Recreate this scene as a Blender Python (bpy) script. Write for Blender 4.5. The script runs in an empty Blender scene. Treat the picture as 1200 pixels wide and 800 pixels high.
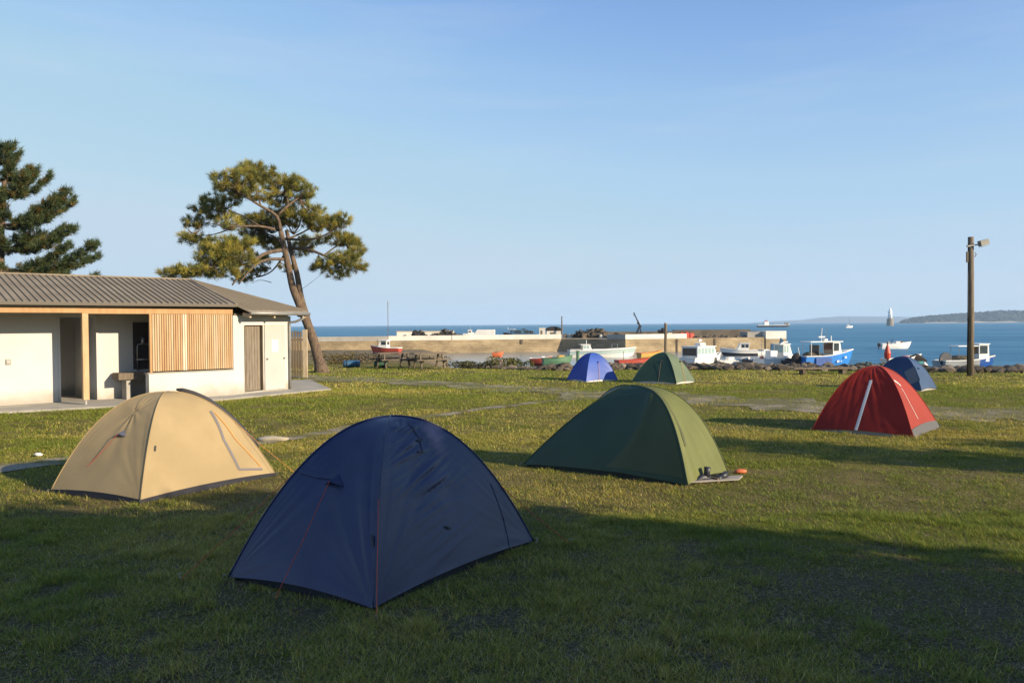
import bpy, bmesh, math, random
import numpy as np
from mathutils import Vector, Matrix, noise as mnoise
R = math.radians
random.seed(7)
rng = np.random.default_rng(7)
SC = bpy.context.scene
COL = SC.collection

# ------------------------------------------------------------------ camera
CAM = Vector((0, 0, 2.05)); FPX = 933.0
PITCH = math.atan(20 / FPX); ROLL = 0.0066
_f = Vector((0, math.cos(PITCH), -math.sin(PITCH)))
_r0 = Vector((1, 0, 0)); _u0 = Vector((0, math.sin(PITCH), math.cos(PITCH)))
_r = math.cos(ROLL) * _r0 - math.sin(ROLL) * _u0
_u = math.sin(ROLL) * _r0 + math.cos(ROLL) * _u0
cd = bpy.data.cameras.new('camera'); cam = bpy.data.objects.new('camera', cd); COL.objects.link(cam)
cd.sensor_width = 36.0; cd.lens = 36.0 * FPX / 1200; cd.clip_start = 0.1; cd.clip_end = 60000
cam.matrix_world = Matrix(((_r.x, _u.x, -_f.x, CAM.x), (_r.y, _u.y, -_f.y, CAM.y), (_r.z, _u.z, -_f.z, CAM.z), (0, 0, 0, 1)))
SC.camera = cam

# ------------------------------------------------------------------ light
SUN_EL = R(20.5); SUN_AZ = math.atan2(0.862, -0.507)      # clockwise from +Y
sdir = Vector((math.sin(SUN_AZ) * math.cos(SUN_EL), math.cos(SUN_AZ) * math.cos(SUN_EL), math.sin(SUN_EL)))
W = bpy.data.worlds.new('World'); SC.world = W; W.use_nodes = True
wn = W.node_tree.nodes; wl = W.node_tree.links
bg = wn['Background']
sky = wn.new('ShaderNodeTexSky'); sky.sky_type = 'NISHITA'; sky.sun_disc = False
sky.sun_elevation = SUN_EL; sky.sun_rotation = SUN_AZ; sky.air_density = 1.0; sky.dust_density = 0.0; sky.ozone_density = 2.0
# the hazy evening sky is flatter than the clear model: brighter half way up, softer at the horizon
SKYK = 0.185
def scale_(sock, k):
    m_ = wn.new('ShaderNodeVectorMath'); m_.operation = 'SCALE'; m_.inputs['Scale'].default_value = k; wl.new(sock, m_.inputs[0]); return m_.outputs[0]
cu = wn.new('ShaderNodeRGBCurve'); cu.mapping.extend = 'HORIZONTAL'
for ch, pts in enumerate(([(0, 0), (.227, .242), (.283, .32), (.413, .43), (.76, .54), (1, .55)], [(0, 0), (.386, .43), (.479, .54), (.665, .65), (1, .70)], [(0, 0), (.638, .79), (.745, .84), (.922, .87), (1, .84)])):
    c_ = cu.mapping.curves[ch]
    while len(c_.points) < len(pts): c_.points.new(.5, .5)
    for p_, q_ in zip(c_.points, pts): p_.location = q_; p_.handle_type = 'VECTOR'
cu.mapping.update()
wl.new(scale_(sky.outputs[0], SKYK), cu.inputs['Color']); tcw = wn.new('ShaderNodeTexCoord'); mpw = wn.new('ShaderNodeMapping'); mpw.inputs['Scale'].default_value = (1.0, 1.6, 9.0); mpw.inputs['Rotation'].default_value = (0, R(4), 0)
wl.new(tcw.outputs['Generated'], mpw.inputs[0])
nzw = wn.new('ShaderNodeTexNoise'); nzw.inputs['Scale'].default_value = 2.2; nzw.inputs['Detail'].default_value = 6; nzw.inputs['Roughness'].default_value = .55; wl.new(mpw.outputs[0], nzw.inputs['Vector'])
mrw = wn.new('ShaderNodeMapRange'); mrw.inputs[1].default_value = .50; mrw.inputs[2].default_value = .80; mrw.inputs[3].default_value = 0; mrw.inputs[4].default_value = .22; wl.new(nzw.outputs[0], mrw.inputs[0])
ci = wn.new('ShaderNodeMix'); ci.data_type = 'RGBA'; ci.inputs[7].default_value = (.68, .76, .86, 1)      # faint cirrus wisps
wl.new(mrw.outputs[0], ci.inputs[0]); wl.new(cu.outputs[0], ci.inputs[6])
wl.new(scale_(ci.outputs[2], 1 / SKYK), bg.inputs[0])
bg.inputs[1].default_value = 0.115
sl = bpy.data.lights.new('sun', 'SUN'); so = bpy.data.objects.new('sun', sl); COL.objects.link(so)
sl.energy = 5.0; sl.angle = R(0.5); sl.color = (1.0, 0.82, 0.58)
so.rotation_euler = sdir.to_track_quat('Z', 'Y').to_euler(); so.location = (30, -20, 30)
SC.view_settings.view_transform = 'Standard'; SC.view_settings.look = 'None'
SC.view_settings.gamma = 1; SC.view_settings.use_curve_mapping = False
SC.view_settings.exposure = 0.68
SC.cycles.use_denoising = True
SC.cycles.max_bounces = 8
SC.cycles.volume_bounces = 1
HAZE_DENSITY = 0.00012

# ------------------------------------------------------------------ pixel -> world (1200x800 photo pixels)
def ray(px, py):
    return _f + _r * ((px - 600) / FPX) + _u * ((400 - py) / FPX)
def at(px, py, z=0.0):
    d = ray(px, py); t = (z - CAM.z) / d.z
    return CAM + d * t
def atY(px, py, Y):
    d = ray(px, py); return CAM + d * (Y / d.y)
def proj(p):
    d = Vector(p) - CAM; q = d.dot(_f)
    return 600 + FPX * d.dot(_r) / q, 400 - FPX * d.dot(_u) / q

# ------------------------------------------------------------------ materials
MATS = {}
def mat(name, col=(.5, .5, .5), rough=.7, col2=None, scale=4.0, bump=0.0, bscale=30.0, metal=0.0, spec=.5,
        trans=0.0, detail=6.0, stretch=(1, 1, 1), thr=(.35, .65)):
    if name in MATS: return MATS[name]
    m = bpy.data.materials.new(name); m.use_nodes = True; MATS[name] = m
    n = m.node_tree.nodes; l = m.node_tree.links
    p = n['Principled BSDF']; out = n['Material Output']
    p.inputs['Base Color'].default_value = (*col, 1); p.inputs['Roughness'].default_value = rough
    p.inputs['Metallic'].default_value = metal; p.inputs['Specular IOR Level'].default_value = spec
    csock = None
    tc = n.new('ShaderNodeTexCoord'); mp = n.new('ShaderNodeMapping'); mp.inputs['Scale'].default_value = stretch
    l.new(tc.outputs['Object'], mp.inputs['Vector'])
    if col2 is not None:
        nz = n.new('ShaderNodeTexNoise'); nz.inputs['Scale'].default_value = scale; nz.inputs['Detail'].default_value = detail
        l.new(mp.outputs[0], nz.inputs['Vector'])
        cr = n.new('ShaderNodeValToRGB'); cr.color_ramp.elements[0].position = thr[0]; cr.color_ramp.elements[1].position = thr[1]
        cr.color_ramp.elements[0].color = (*col, 1); cr.color_ramp.elements[1].color = (*col2, 1)
        l.new(nz.outputs[0], cr.inputs[0]); l.new(cr.outputs[0], p.inputs['Base Color']); csock = cr.outputs[0]
    if bump:
        nb = n.new('ShaderNodeTexNoise'); nb.inputs['Scale'].default_value = bscale; nb.inputs['Detail'].default_value = 5
        l.new(mp.outputs[0], nb.inputs['Vector'])
        bp = n.new('ShaderNodeBump'); bp.inputs['Strength'].default_value = bump; bp.inputs['Distance'].default_value = .02
        l.new(nb.outputs[0], bp.inputs['Height']); l.new(bp.outputs[0], p.inputs['Normal'])
    if trans:
        tr = n.new('ShaderNodeBsdfTranslucent'); tr.inputs[0].default_value = (*col, 1)
        if csock: l.new(csock, tr.inputs[0])
        mx = n.new('ShaderNodeMixShader'); mx.inputs[0].default_value = trans
        l.new(p.outputs[0], mx.inputs[1]); l.new(tr.outputs[0], mx.inputs[2]); l.new(mx.outputs[0], out.inputs[0])
    return m
def attr_mat(name, rough=.6, trans=.3, spec=.3):
    m = bpy.data.materials.new(name); m.use_nodes = True
    n = m.node_tree.nodes; l = m.node_tree.links; p = n['Principled BSDF']; out = n['Material Output']
    a = n.new('ShaderNodeAttribute'); a.attribute_name = 'tint'
    p.inputs['Roughness'].default_value = rough; p.inputs['Specular IOR Level'].default_value = spec
    l.new(a.outputs['Color'], p.inputs['Base Color'])
    tr = n.new('ShaderNodeBsdfTranslucent'); l.new(a.outputs['Color'], tr.inputs[0])
    mx = n.new('ShaderNodeMixShader'); mx.inputs[0].default_value = trans
    l.new(p.outputs[0], mx.inputs[1]); l.new(tr.outputs[0], mx.inputs[2]); l.new(mx.outputs[0], out.inputs[0])
    return m

M = dict(
    white=mat('white_render', (.58, .565, .54), .85, (.52, .505, .48), .8, .15, 60),
    concrete=mat('concrete', (.36, .34, .30), .9, (.27, .26, .23), 2.0, .3, 40),
    larch=mat('larch', (.44, .26, .12), .7, (.36, .20, .085), 3, .1, 60, stretch=(3, 3, .6)),
    larch_pale=mat('larch_pale', (.52, .36, .20), .75, (.42, .27, .14), 3, .1, 60, stretch=(3, 3, .6)),
    greywood=mat('grey_wood', (.17, .135, .095), .85, (.11, .085, .06), 5, .25, 50, stretch=(4, 4, .5)),
    oldwood=mat('old_wood', (.17, .135, .10), .9, (.10, .08, .06), 6, .3, 40),
    postwood=mat('post_wood', (.21, .165, .11), .9, (.12, .095, .07), 5, .35, 30, stretch=(4, 4, .35)),
    fencepale=mat('fence_wood', (.46, .38, .27), .85, (.34, .27, .18), 5, .2, 40, stretch=(3, 3, .5)),
    roof=mat('roof_sheet', (.25, .215, .165), .75, (.19, .16, .122), 1.5, .1, 20, spec=.2),
    rib=mat('roof_rib_shade', (.18, .155, .12), .85),  # darker than the sheet: shadow line along each rib put into its colour
    fascia=mat('fascia_board', (.12, .105, .085), .8),
    fenceslat=mat('fence_slats', (.115, .085, .052), .9, (.07, .052, .034), 5, .3, 40, stretch=(4, 4, .5)),
    dark=mat('dark_void', (.02, .02, .02), .8),
    black=mat('black_rubber', (.012, .012, .014), .6),
    zinc=mat('zinc', (.30, .295, .28), .5, (.24, .235, .22), 3, metal=.3),
    steel=mat('steel', (.35, .35, .35), .35, metal=.8),
    grey=mat('grey_panel', (.34, .33, .30), .6, (.28, .27, .25), 2),
    panel=mat('door_panel', (.47, .46, .43), .6, (.42, .41, .385), 1.2),
    bark=mat('bark', (.175, .125, .085), .95, (.075, .052, .038), 9, 1.0, 26, stretch=(2, 2, .5)),
    glass=mat('window_glass', (.03, .045, .055), .08, spec=.8),
    glasspale=mat('pale_glass', (.30, .42, .42), .12, spec=.8),
    boatwhite=mat('boat_white', (.78, .77, .73), .35, (.70, .69, .65), .6),
    boatgrey=mat('boat_grey', (.30, .31, .31), .5, (.22, .22, .22), 1.2),
    boatblue=mat('boat_blue', (.035, .21, .60), .35, (.03, .18, .52), .9),
    boatdeep=mat('boat_deep_blue', (.008, .07, .30), .4, (.008, .055, .24), .9),
    boatturq=mat('boat_turquoise', (.30, .43, .42), .5, (.38, .46, .45), .8),
    boatred=mat('boat_red', (.42, .06, .035), .5, (.32, .05, .03), .8),
    boatyellow=mat('boat_yellow', (.50, .34, .08), .5, (.42, .28, .06), .8),
    boatgreen=mat('boat_green', (.06, .15, .09), .5, (.09, .19, .11), .8),
    boatdark=mat('boat_dark', (.025, .028, .04), .45),
    deckbrown=mat('deck_brown', (.22, .16, .10), .8, (.12, .09, .06), 3),
    orange=mat('orange_plastic', (.52, .13, .045), .55),
    redplastic=mat('red_plastic', (.58, .06, .03), .5, (.40, .04, .02), 3),
    net=mat('net_heap', (.010, .010, .013), .95, (.04, .035, .03), 2.2, 1, 9),
    netbrown=mat('net_brown', (.03, .028, .02), .95, (.11, .09, .06), 2.4, 1, 9),
    netblue=mat('net_blue', (.03, .08, .16), .95, (.06, .13, .20), 1.4, .8, 6),
    stone=mat('jetty_stone', (.44, .35, .22), .92, (.25, .195, .12), .30, .5, 2.0, detail=8, stretch=(1, 1, 2.2)),
    stonedark=mat('sea_wall_stone', (.13, .11, .085), .95, (.08, .07, .055), .5, .5, 2),
    parapet=mat('parapet_white', (.66, .64, .58), .9, (.52, .50, .45), .35, .2, 4),
    parapetgrey=mat('parapet_grey', (.36, .35, .32), .9, (.27, .26, .24), .5, .2, 4),
    boulder=mat('boulder', (.14, .11, .08), .95, (.06, .05, .038), 2.2, .9, 12),
    hillnear=mat('headland', (.016, .024, .016), .95, (.028, .036, .018), .02),
    hillfar=mat('far_hills', (.03, .05, .05), .95, (.045, .06, .05), .004),
    sandstone=mat('tower_stone', (.30, .25, .19), .9, (.22, .18, .14), .3),
    lighthouse=mat('lighthouse_white', (.80, .80, .78), .7),
    redcord=mat('red_cord', (.50, .06, .03), .6),
    orangecord=mat('orange_cord', (.62, .26, .04), .6),
    sheet=mat('ground_sheet', (.010, .011, .02), .7),
    zipgrey=mat('zip_grey', (.14, .13, .14), .6),
    zippale=mat('zip_pale', (.62, .60, .58), .6),
    tapedark=mat('dark_tape', (.02, .02, .025), .6),
)
_w = MATS['white_render']; _n = _w.node_tree.nodes; _l = _w.node_tree.links       # splash marks along the foot of the rendered walls
_tc = _n.new('ShaderNodeTexCoord'); _s = _n.new('ShaderNodeSeparateXYZ'); _l.new(_tc.outputs['Object'], _s.inputs[0])
_nz = _n.new('ShaderNodeTexNoise'); _nz.inputs['Scale'].default_value = 3.0; _nz.inputs['Detail'].default_value = 7; _l.new(_tc.outputs['Object'], _nz.inputs['Vector'])
_ad = _n.new('ShaderNodeMath'); _ad.operation = 'MULTIPLY_ADD'; _ad.inputs[1].default_value = -.55; _l.new(_nz.outputs[0], _ad.inputs[0]); _l.new(_s.outputs[2], _ad.inputs[2])
_mr = _n.new('ShaderNodeMapRange'); _mr.inputs[1].default_value = -.22; _mr.inputs[2].default_value = .12; _mr.inputs[3].default_value = .75; _mr.inputs[4].default_value = 0; _l.new(_ad.outputs[0], _mr.inputs[0])
_mx = _n.new('ShaderNodeMix'); _mx.data_type = 'RGBA'; _mx.inputs[7].default_value = (.30, .265, .21, 1); _l.new(_mr.outputs[0], _mx.inputs[0])
_b = _n['Principled BSDF'].inputs['Base Color']; _l.new(_b.links[0].from_socket, _mx.inputs[6]); _l.new(_mx.outputs[2], _b)
# jetty: coursed blocks, streaks and a dark weed band at the waterline
_w = MATS['jetty_stone']; _n = _w.node_tree.nodes; _l = _w.node_tree.links
_tc = _n.new('ShaderNodeTexCoord'); _s = _n.new('ShaderNodeSeparateXYZ'); _l.new(_tc.outputs['Object'], _s.inputs[0])
_cb = _n.new('ShaderNodeCombineXYZ'); _l.new(_s.outputs[0], _cb.inputs[0]); _l.new(_s.outputs[2], _cb.inputs[1])
_br = _n.new('ShaderNodeTexBrick'); _br.inputs['Scale'].default_value = .9; _br.inputs['Mortar Size'].default_value = .025; _br.inputs['Color1'].default_value = (1, 1, 1, 1); _br.inputs['Color2'].default_value = (.80, .78, .74, 1); _br.inputs['Mortar'].default_value = (.58, .56, .52, 1); _l.new(_cb.outputs[0], _br.inputs['Vector'])
_b = _n['Principled BSDF'].inputs['Base Color']; _mu = _n.new('ShaderNodeMix'); _mu.data_type = 'RGBA'; _mu.blend_type = 'MULTIPLY'; _mu.inputs[0].default_value = 1; _l.new(_b.links[0].from_socket, _mu.inputs[6]); _l.new(_br.outputs[0], _mu.inputs[7])
_nz = _n.new('ShaderNodeTexNoise'); _nz.inputs['Scale'].default_value = .35; _nz.inputs['Detail'].default_value = 7; _l.new(_tc.outputs['Object'], _nz.inputs['Vector'])
_ad = _n.new('ShaderNodeMath'); _ad.operation = 'MULTIPLY_ADD'; _ad.inputs[1].default_value = -2.2; _l.new(_nz.outputs[0], _ad.inputs[0]); _l.new(_s.outputs[2], _ad.inputs[2])
_mr = _n.new('ShaderNodeMapRange'); _mr.inputs[1].default_value = -.75 - 3.2; _mr.inputs[2].default_value = .35 - 3.4; _mr.inputs[3].default_value = .85; _mr.inputs[4].default_value = 0; _l.new(_ad.outputs[0], _mr.inputs[0])
_mx = _n.new('ShaderNodeMix'); _mx.data_type = 'RGBA'; _mx.inputs[7].default_value = (.075, .068, .035, 1); _l.new(_mr.outputs[0], _mx.inputs[0]); _l.new(_mu.outputs[2], _mx.inputs[6]); _l.new(_mx.outputs[2], _b)
def fabric(name, col, trans=.18, rough=.5, spec=.35):
    m = mat(name, col, rough, tuple(c * .86 for c in col), 2.0, .10, 70, spec=spec, trans=trans)
    return m

# ------------------------------------------------------------------ mesh builder
class MB:
    def __init__(s): s.v = []; s.f = []; s.mi = []
    def add(s, vs, fs, mi=0):
        o = len(s.v); s.v.extend([tuple(v) for v in vs]); s.f.extend([tuple(i + o for i in f) for f in fs]); s.mi.extend([mi] * len(fs)); return s
    def frame(s, o, ax, ay, az, mi=0):
        """box from corner o with edge vectors"""
        o, ax, ay, az = map(Vector, (o, ax, ay, az))
        vs = [o, o + ax, o + ax + ay, o + ay, o + az, o + ax + az, o + ax + ay + az, o + ay + az]
        if ax.cross(ay).dot(az) >= 0:
            fs = [(0, 3, 2, 1), (4, 5, 6, 7), (0, 1, 5, 4), (1, 2, 6, 5), (2, 3, 7, 6), (3, 0, 4, 7)]
        else:
            fs = [(0, 1, 2, 3), (7, 6, 5, 4), (4, 5, 1, 0), (5, 6, 2, 1), (6, 7, 3, 2), (7, 4, 0, 3)]
        return s.add(vs, fs, mi)
    def box(s, c, sz, mi=0, rz=0.0):
        c = Vector(c); ca, sa = math.cos(rz), math.sin(rz)
        ax = Vector((ca, sa, 0)) * sz[0]; ay = Vector((-sa, ca, 0)) * sz[1]; az = Vector((0, 0, sz[2]))
        return s.frame(c - (ax + ay + az) / 2, ax, ay, az, mi)
    def bar(s, a, b, w, h, up=(0, 0, 1), mi=0):
        a, b = Vector(a), Vector(b); d = b - a; sd = d.cross(Vector(up))
        if sd.length < 1e-6: sd = d.cross(Vector((1, 0, 0)))
        sd.normalize(); u = sd.cross(d).normalized()
        return s.frame(a - sd * w / 2 - u * h / 2, sd * w, d, u * h, mi)
    def tube(s, pts, rad, n=8, mi=0, cap=True):
        pts = [Vector(p) for p in pts]
        if not isinstance(rad, (list, tuple)): rad = [rad] * len(pts)
        vs = []; fs = []; prev = None
        for i, p in enumerate(pts):
            d = (pts[min(i + 1, len(pts) - 1)] - pts[max(i - 1, 0)]).normalized()
            if prev is None:
                a = d.cross(Vector((0, 0, 1)));
                if a.length < 1e-3: a = d.cross(Vector((1, 0, 0)))
                a.normalize()
            else:
                a = (prev - d * prev.dot(d)).normalized()
            prev = a; b = d.cross(a)
            for k in range(n):
                t = 2 * math.pi * k / n
                vs.append(p + (a * math.cos(t) + b * math.sin(t)) * rad[i])
        for i in range(len(pts) - 1):
            for k in range(n):
                k2 = (k + 1) % n
                fs.append((i * n + k, i * n + k2, (i + 1) * n + k2, (i + 1) * n + k))
        if cap:
            fs.append(tuple(range(n - 1, -1, -1))); fs.append(tuple((len(pts) - 1) * n + k for k in range(n)))
        return s.add(vs, fs, mi)
    def lathe(s, prof, c=(0, 0, 0), n=16, mi=0):
        c = Vector(c); vs = []; fs = []
        for r, z in prof:
            for k in range(n):
                t = 2 * math.pi * k / n; vs.append(c + Vector((r * math.cos(t), r * math.sin(t), z)))
        for i in range(len(prof) - 1):
            for k in range(n):
                k2 = (k + 1) % n; fs.append((i * n + k, i * n + k2, (i + 1) * n + k2, (i + 1) * n + k))
        fs.append(tuple(range(n - 1, -1, -1))); fs.append(tuple((len(prof) - 1) * n + k for k in range(n)))
        return s.add(vs, fs, mi)
    def prism(s, poly, thick, mi=0):
        """closed polygon (3D points) thickened along vector"""
        t = Vector(thick); P = [Vector(p) for p in poly]; n = len(P)
        vs = P + [p + t for p in P]
        fs = [tuple(range(n)), tuple(range(2 * n - 1, n - 1, -1))] + [(i, i + n, (i + 1) % n + n, (i + 1) % n) for i in range(n)]
        return s.add(vs, fs, mi)
    def lump(s, c, r, seed=0, amp=.35, sub=2, freq=1.3, mi=0, flat=None):
        bm = bmesh.new(); bmesh.ops.create_icosphere(bm, subdivisions=sub, radius=1)
        c = Vector(c); r = Vector(r) if isinstance(r, (tuple, list, Vector)) else Vector((r, r, r))
        vs = []
        for v in bm.verts:
            k = 1 + amp * mnoise.noise(v.co * freq + Vector((seed * 3.1, seed * 1.7, 0))) + amp * .5 * mnoise.noise(v.co * freq * 2.7 + Vector((seed, 5, 0)))
            q = Vector((v.co.x * r.x, v.co.y * r.y, v.co.z * r.z)) * k
            if flat is not None and q.z < flat: q.z = flat
            vs.append(c + q)
        fs = [[v.index for v in f.verts] for f in bm.faces]; bm.free()
        return s.add(vs, fs, mi)
    def build(s, name, mats, parent=None, world=False, smooth=False, kind=None, label=None):
        if not isinstance(mats, (list, tuple)): mats = [mats]
        me = bpy.data.meshes.new(name)
        off = Vector((0, 0, 0))
        if parent is not None and world:
            root = parent
            while root.parent: root = root.parent
            off = root.location
        me.from_pydata([(v[0] - off.x, v[1] - off.y, v[2] - off.z) for v in s.v], [], s.f)
        for m_ in mats: me.materials.append(m_)
        if len(mats) > 1: me.polygons.foreach_set('material_index', s.mi)
        if smooth: me.polygons.foreach_set('use_smooth', [True] * len(s.f))
        me.update()
        o = bpy.data.objects.new(name, me); COL.objects.link(o)
        if parent is not None: o.parent = parent
        if kind: o['kind'] = kind
        if label: o['label'] = label
        return o
def tag(o, label, cat, group=None, kind=None):
    o['label'] = label; o['category'] = cat
    if group: o['group'] = group
    if kind: o['kind'] = kind
    return o
def empty(name, loc, label, cat, group=None, rz=0.0):
    o = bpy.data.objects.new(name, None); COL.objects.link(o); o.location = loc; o.rotation_euler = (0, 0, rz)
    o.empty_display_size = .2
    return tag(o, label, cat, group)
def np_mesh(name, V, F, material, tint=None, parent=None, smooth=False):
    """V (n,3), F (m,k) uniform faces, tint (n,3)"""
    me = bpy.data.meshes.new(name); V = np.asarray(V, dtype=np.float32); F = np.asarray(F, dtype=np.int32)
    m, k = F.shape
    me.vertices.add(len(V)); me.vertices.foreach_set('co', V.ravel())
    me.loops.add(m * k); me.loops.foreach_set('vertex_index', F.ravel())
    me.polygons.add(m); me.polygons.foreach_set('loop_start', np.arange(0, m * k, k, dtype=np.int32))
    me.polygons.foreach_set('loop_total', np.full(m, k, dtype=np.int32))
    if smooth: me.polygons.foreach_set('use_smooth', np.ones(m, dtype=bool))
    if tint is not None:
        a = me.attributes.new('tint', 'FLOAT_COLOR', 'POINT')
        t = np.ones((len(V), 4), dtype=np.float32); t[:, :3] = tint; a.data.foreach_set('color', t.ravel())
    me.update(calc_edges=True); me.validate()
    me.materials.append(material)
    o = bpy.data.objects.new(name, me); COL.objects.link(o)
    if parent is not None: o.parent = parent
    return o

# cheap vectorised value noise
_perm = rng.random((64, 64))
def vnoise(x, y, s):
    x = np.asarray(x) / s; y = np.asarray(y) / s
    xi = np.floor(x).astype(int); yi = np.floor(y).astype(int); fx = x - xi; fy = y - yi
    fx = fx * fx * (3 - 2 * fx); fy = fy * fy * (3 - 2 * fy)
    g = lambda a, b: _perm[a % 64, b % 64]
    return (g(xi, yi) * (1 - fx) + g(xi + 1, yi) * fx) * (1 - fy) + (g(xi, yi + 1) * (1 - fx) + g(xi + 1, yi + 1) * fx) * fy
def fbm(x, y, s): return .5 * vnoise(x, y, s) + .3 * vnoise(x + 31, y + 7, s / 2.1) + .2 * vnoise(x + 3, y + 57, s / 4.7)

# ------------------------------------------------------------------ terrain
_ex = np.array([-60, -16, -10.5, -4, .8, 9.3, 14, 20, 60.])
_ey = np.array([44, 41, 39.2, 38.2, 35.5, 34.5, 33, 31.3, 30.])
def edgeY(x): return np.interp(x, _ex, _ey)
def ground_z(x, y):
    x = np.asarray(x, float); y = np.asarray(y, float)
    e = edgeY(x); d = np.maximum(y - e, 0)
    ratio = x / np.maximum(y, 1.0)
    left = np.clip((-.05 - ratio) / .06, 0, 1)         # 1 on the sandy left side of the harbour
    right = np.minimum(d * .10, 4.5); lft = np.minimum(d * .023, 4.5)
    z = -(right * (1 - left) + lft * left)
    z = z + .035 * (fbm(x, y, 6.0) - .5) * np.clip(1 - d / 4, 0, 1) + np.clip(d / 3, 0, 1) * .3 * (fbm(x, y, 3.0) - .5) * np.clip(1 - d / 70, 0, 1)
    return z
xs = np.unique(np.concatenate([np.linspace(-22, 26, 97), np.linspace(-90, 90, 91), [-20000, -3000, -400, 400, 3000, 20000]]))
ys = np.unique(np.concatenate([np.linspace(2, 60, 117), np.linspace(-60, 200, 100), [-20000, -400, 600, 3000, 20000]]))
X, Y = np.meshgrid(xs, ys); Z = ground_z(X, Y)
Z = np.where((np.abs(X) > 95) | (Y > 210), np.where(Y > 30, -4.8, Z), Z)
nx = len(xs); ny = len(ys)
idx = np.arange(nx * ny).reshape(ny, nx)
F = np.stack([idx[:-1, :-1].ravel(), idx[:-1, 1:].ravel(), idx[1:, 1:].ravel(), idx[1:, :-1].ravel()], 1)

def nodes_of(name):
    m = bpy.data.materials.new(name); m.use_nodes = True
    return m, m.node_tree.nodes, m.node_tree.links
def nz(n, l, vec, scale, detail=5, rough=.6):
    t = n.new('ShaderNodeTexNoise'); t.inputs['Scale'].default_value = scale; t.inputs['Detail'].default_value = detail; t.inputs['Roughness'].default_value = rough
    l.new(vec, t.inputs['Vector']); return t.outputs[0]
def ramp(n, l, fac, stops):
    c = n.new('ShaderNodeValToRGB'); e = c.color_ramp.elements
    while len(e) < len(stops): e.new(.5)
    for k, (p_, c_) in enumerate(stops): e[k].position = p_; e[k].color = (*c_, 1) if len(c_) == 3 else c_
    l.new(fac, c.inputs[0]); return c.outputs[0]
def mixc(n, l, fac, a, b):
    x = n.new('ShaderNodeMix'); x.data_type = 'RGBA'
    if hasattr(fac, 'links') or not isinstance(fac, (int, float)): l.new(fac, x.inputs[0])
    else: x.inputs[0].default_value = fac
    l.new(a, x.inputs[6]); l.new(b, x.inputs[7]); return x.outputs[2]

mg, n, l = nodes_of('lawn_ground'); p = n['Principled BSDF']; p.inputs['Roughness'].default_value = .95; p.inputs['Specular IOR Level'].default_value = .1
tc = n.new('ShaderNodeTexCoord'); v = tc.outputs['Object']
big = nz(n, l, v, .35, 4); mid = nz(n, l, v, 1.7, 6); fine = nz(n, l, v, 26, 8, .75)
green = ramp(n, l, fine, [(.30, (.050, .056, .012)), (.52, (.115, .112, .024)), (.75, (.20, .175, .05))])
dry = ramp(n, l, fine, [(.3, (.060, .048, .026)), (.52, (.135, .108, .060)), (.70, (.25, .20, .12))])
sy0 = n.new('ShaderNodeSeparateXYZ'); l.new(v, sy0.inputs[0])
nr = n.new('ShaderNodeMapRange'); nr.inputs[1].default_value = 9.0; nr.inputs[2].default_value = 5.0; nr.inputs[3].default_value = 0; nr.inputs[4].default_value = .05; l.new(sy0.outputs[1], nr.inputs[0])
am = n.new('ShaderNodeMath'); am.operation = 'ADD'; l.new(mid, am.inputs[0]); l.new(nr.outputs[0], am.inputs[1])
patch = ramp(n, l, am.outputs[0], [(.42, (0, 0, 0)), (.58, (1, 1, 1))])
straw_ = ramp(n, l, fine, [(.3, (.10, .085, .025)), (.7, (.27, .225, .075))])
sy = n.new('ShaderNodeSeparateXYZ'); l.new(v, sy.inputs[0])
my = n.new('ShaderNodeMapRange'); my.inputs[1].default_value = 6.5; my.inputs[2].default_value = 9.5; l.new(sy.outputs[1], my.inputs[0])
c1 = mixc(n, l, patch, green, mixc(n, l, my.outputs[0], dry, straw_))
# sand and shingle beyond the lawn: by height
sx = n.new('ShaderNodeSeparateXYZ'); l.new(v, sx.inputs[0])
mr = n.new('ShaderNodeMapRange'); mr.inputs[1].default_value = -.12; mr.inputs[2].default_value = -.45; l.new(sx.outputs[2], mr.inputs[0])
sand = ramp(n, l, mid, [(.3, (.10, .082, .055)), (.55, (.21, .165, .10)), (.7, (.30, .25, .16))])
c2 = mixc(n, l, mr.outputs[0], c1, sand)
l.new(c2, p.inputs['Base Color'])
bp = n.new('ShaderNodeBump'); bp.inputs['Strength'].default_value = .9; bp.inputs['Distance'].default_value = .05
l.new(fine, bp.inputs['Height']); l.new(bp.outputs[0], p.inputs['Normal'])
ter = np_mesh('ground', np.stack([X.ravel(), Y.ravel(), Z.ravel()], 1), F, mg, smooth=True)
tag(ter, 'short dry grass field sloping to sand and shingle at the shore', 'ground', kind='structure')

# sea
mw, n, l = nodes_of('sea_water'); n.remove(n['Principled BSDF'])
df = n.new('ShaderNodeBsdfDiffuse'); gl = n.new('ShaderNodeBsdfGlossy'); gl.inputs['Roughness'].default_value = .16
mx = n.new('ShaderNodeMixShader')            # a choppy sea never mirrors fully, even at a grazing angle
lw = n.new('ShaderNodeLayerWeight'); lw.inputs[0].default_value = .25
mr_ = n.new('ShaderNodeMapRange'); mr_.inputs[3].default_value = .06; mr_.inputs[4].default_value = .17; l.new(lw.outputs['Facing'], mr_.inputs[0]); l.new(mr_.outputs[0], mx.inputs[0])
l.new(df.outputs[0], mx.inputs[1]); l.new(gl.outputs[0], mx.inputs[2]); l.new(mx.outputs[0], n['Material Output'].inputs[0])
tc = n.new('ShaderNodeTexCoord'); mp = n.new('ShaderNodeMapping'); mp.inputs['Scale'].default_value = (.35, 1.0, 1); l.new(tc.outputs['Object'], mp.inputs[0])
w1 = nz(n, l, mp.outputs[0], .55, 6, .65); w2 = nz(n, l, mp.outputs[0], .03, 5)
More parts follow.
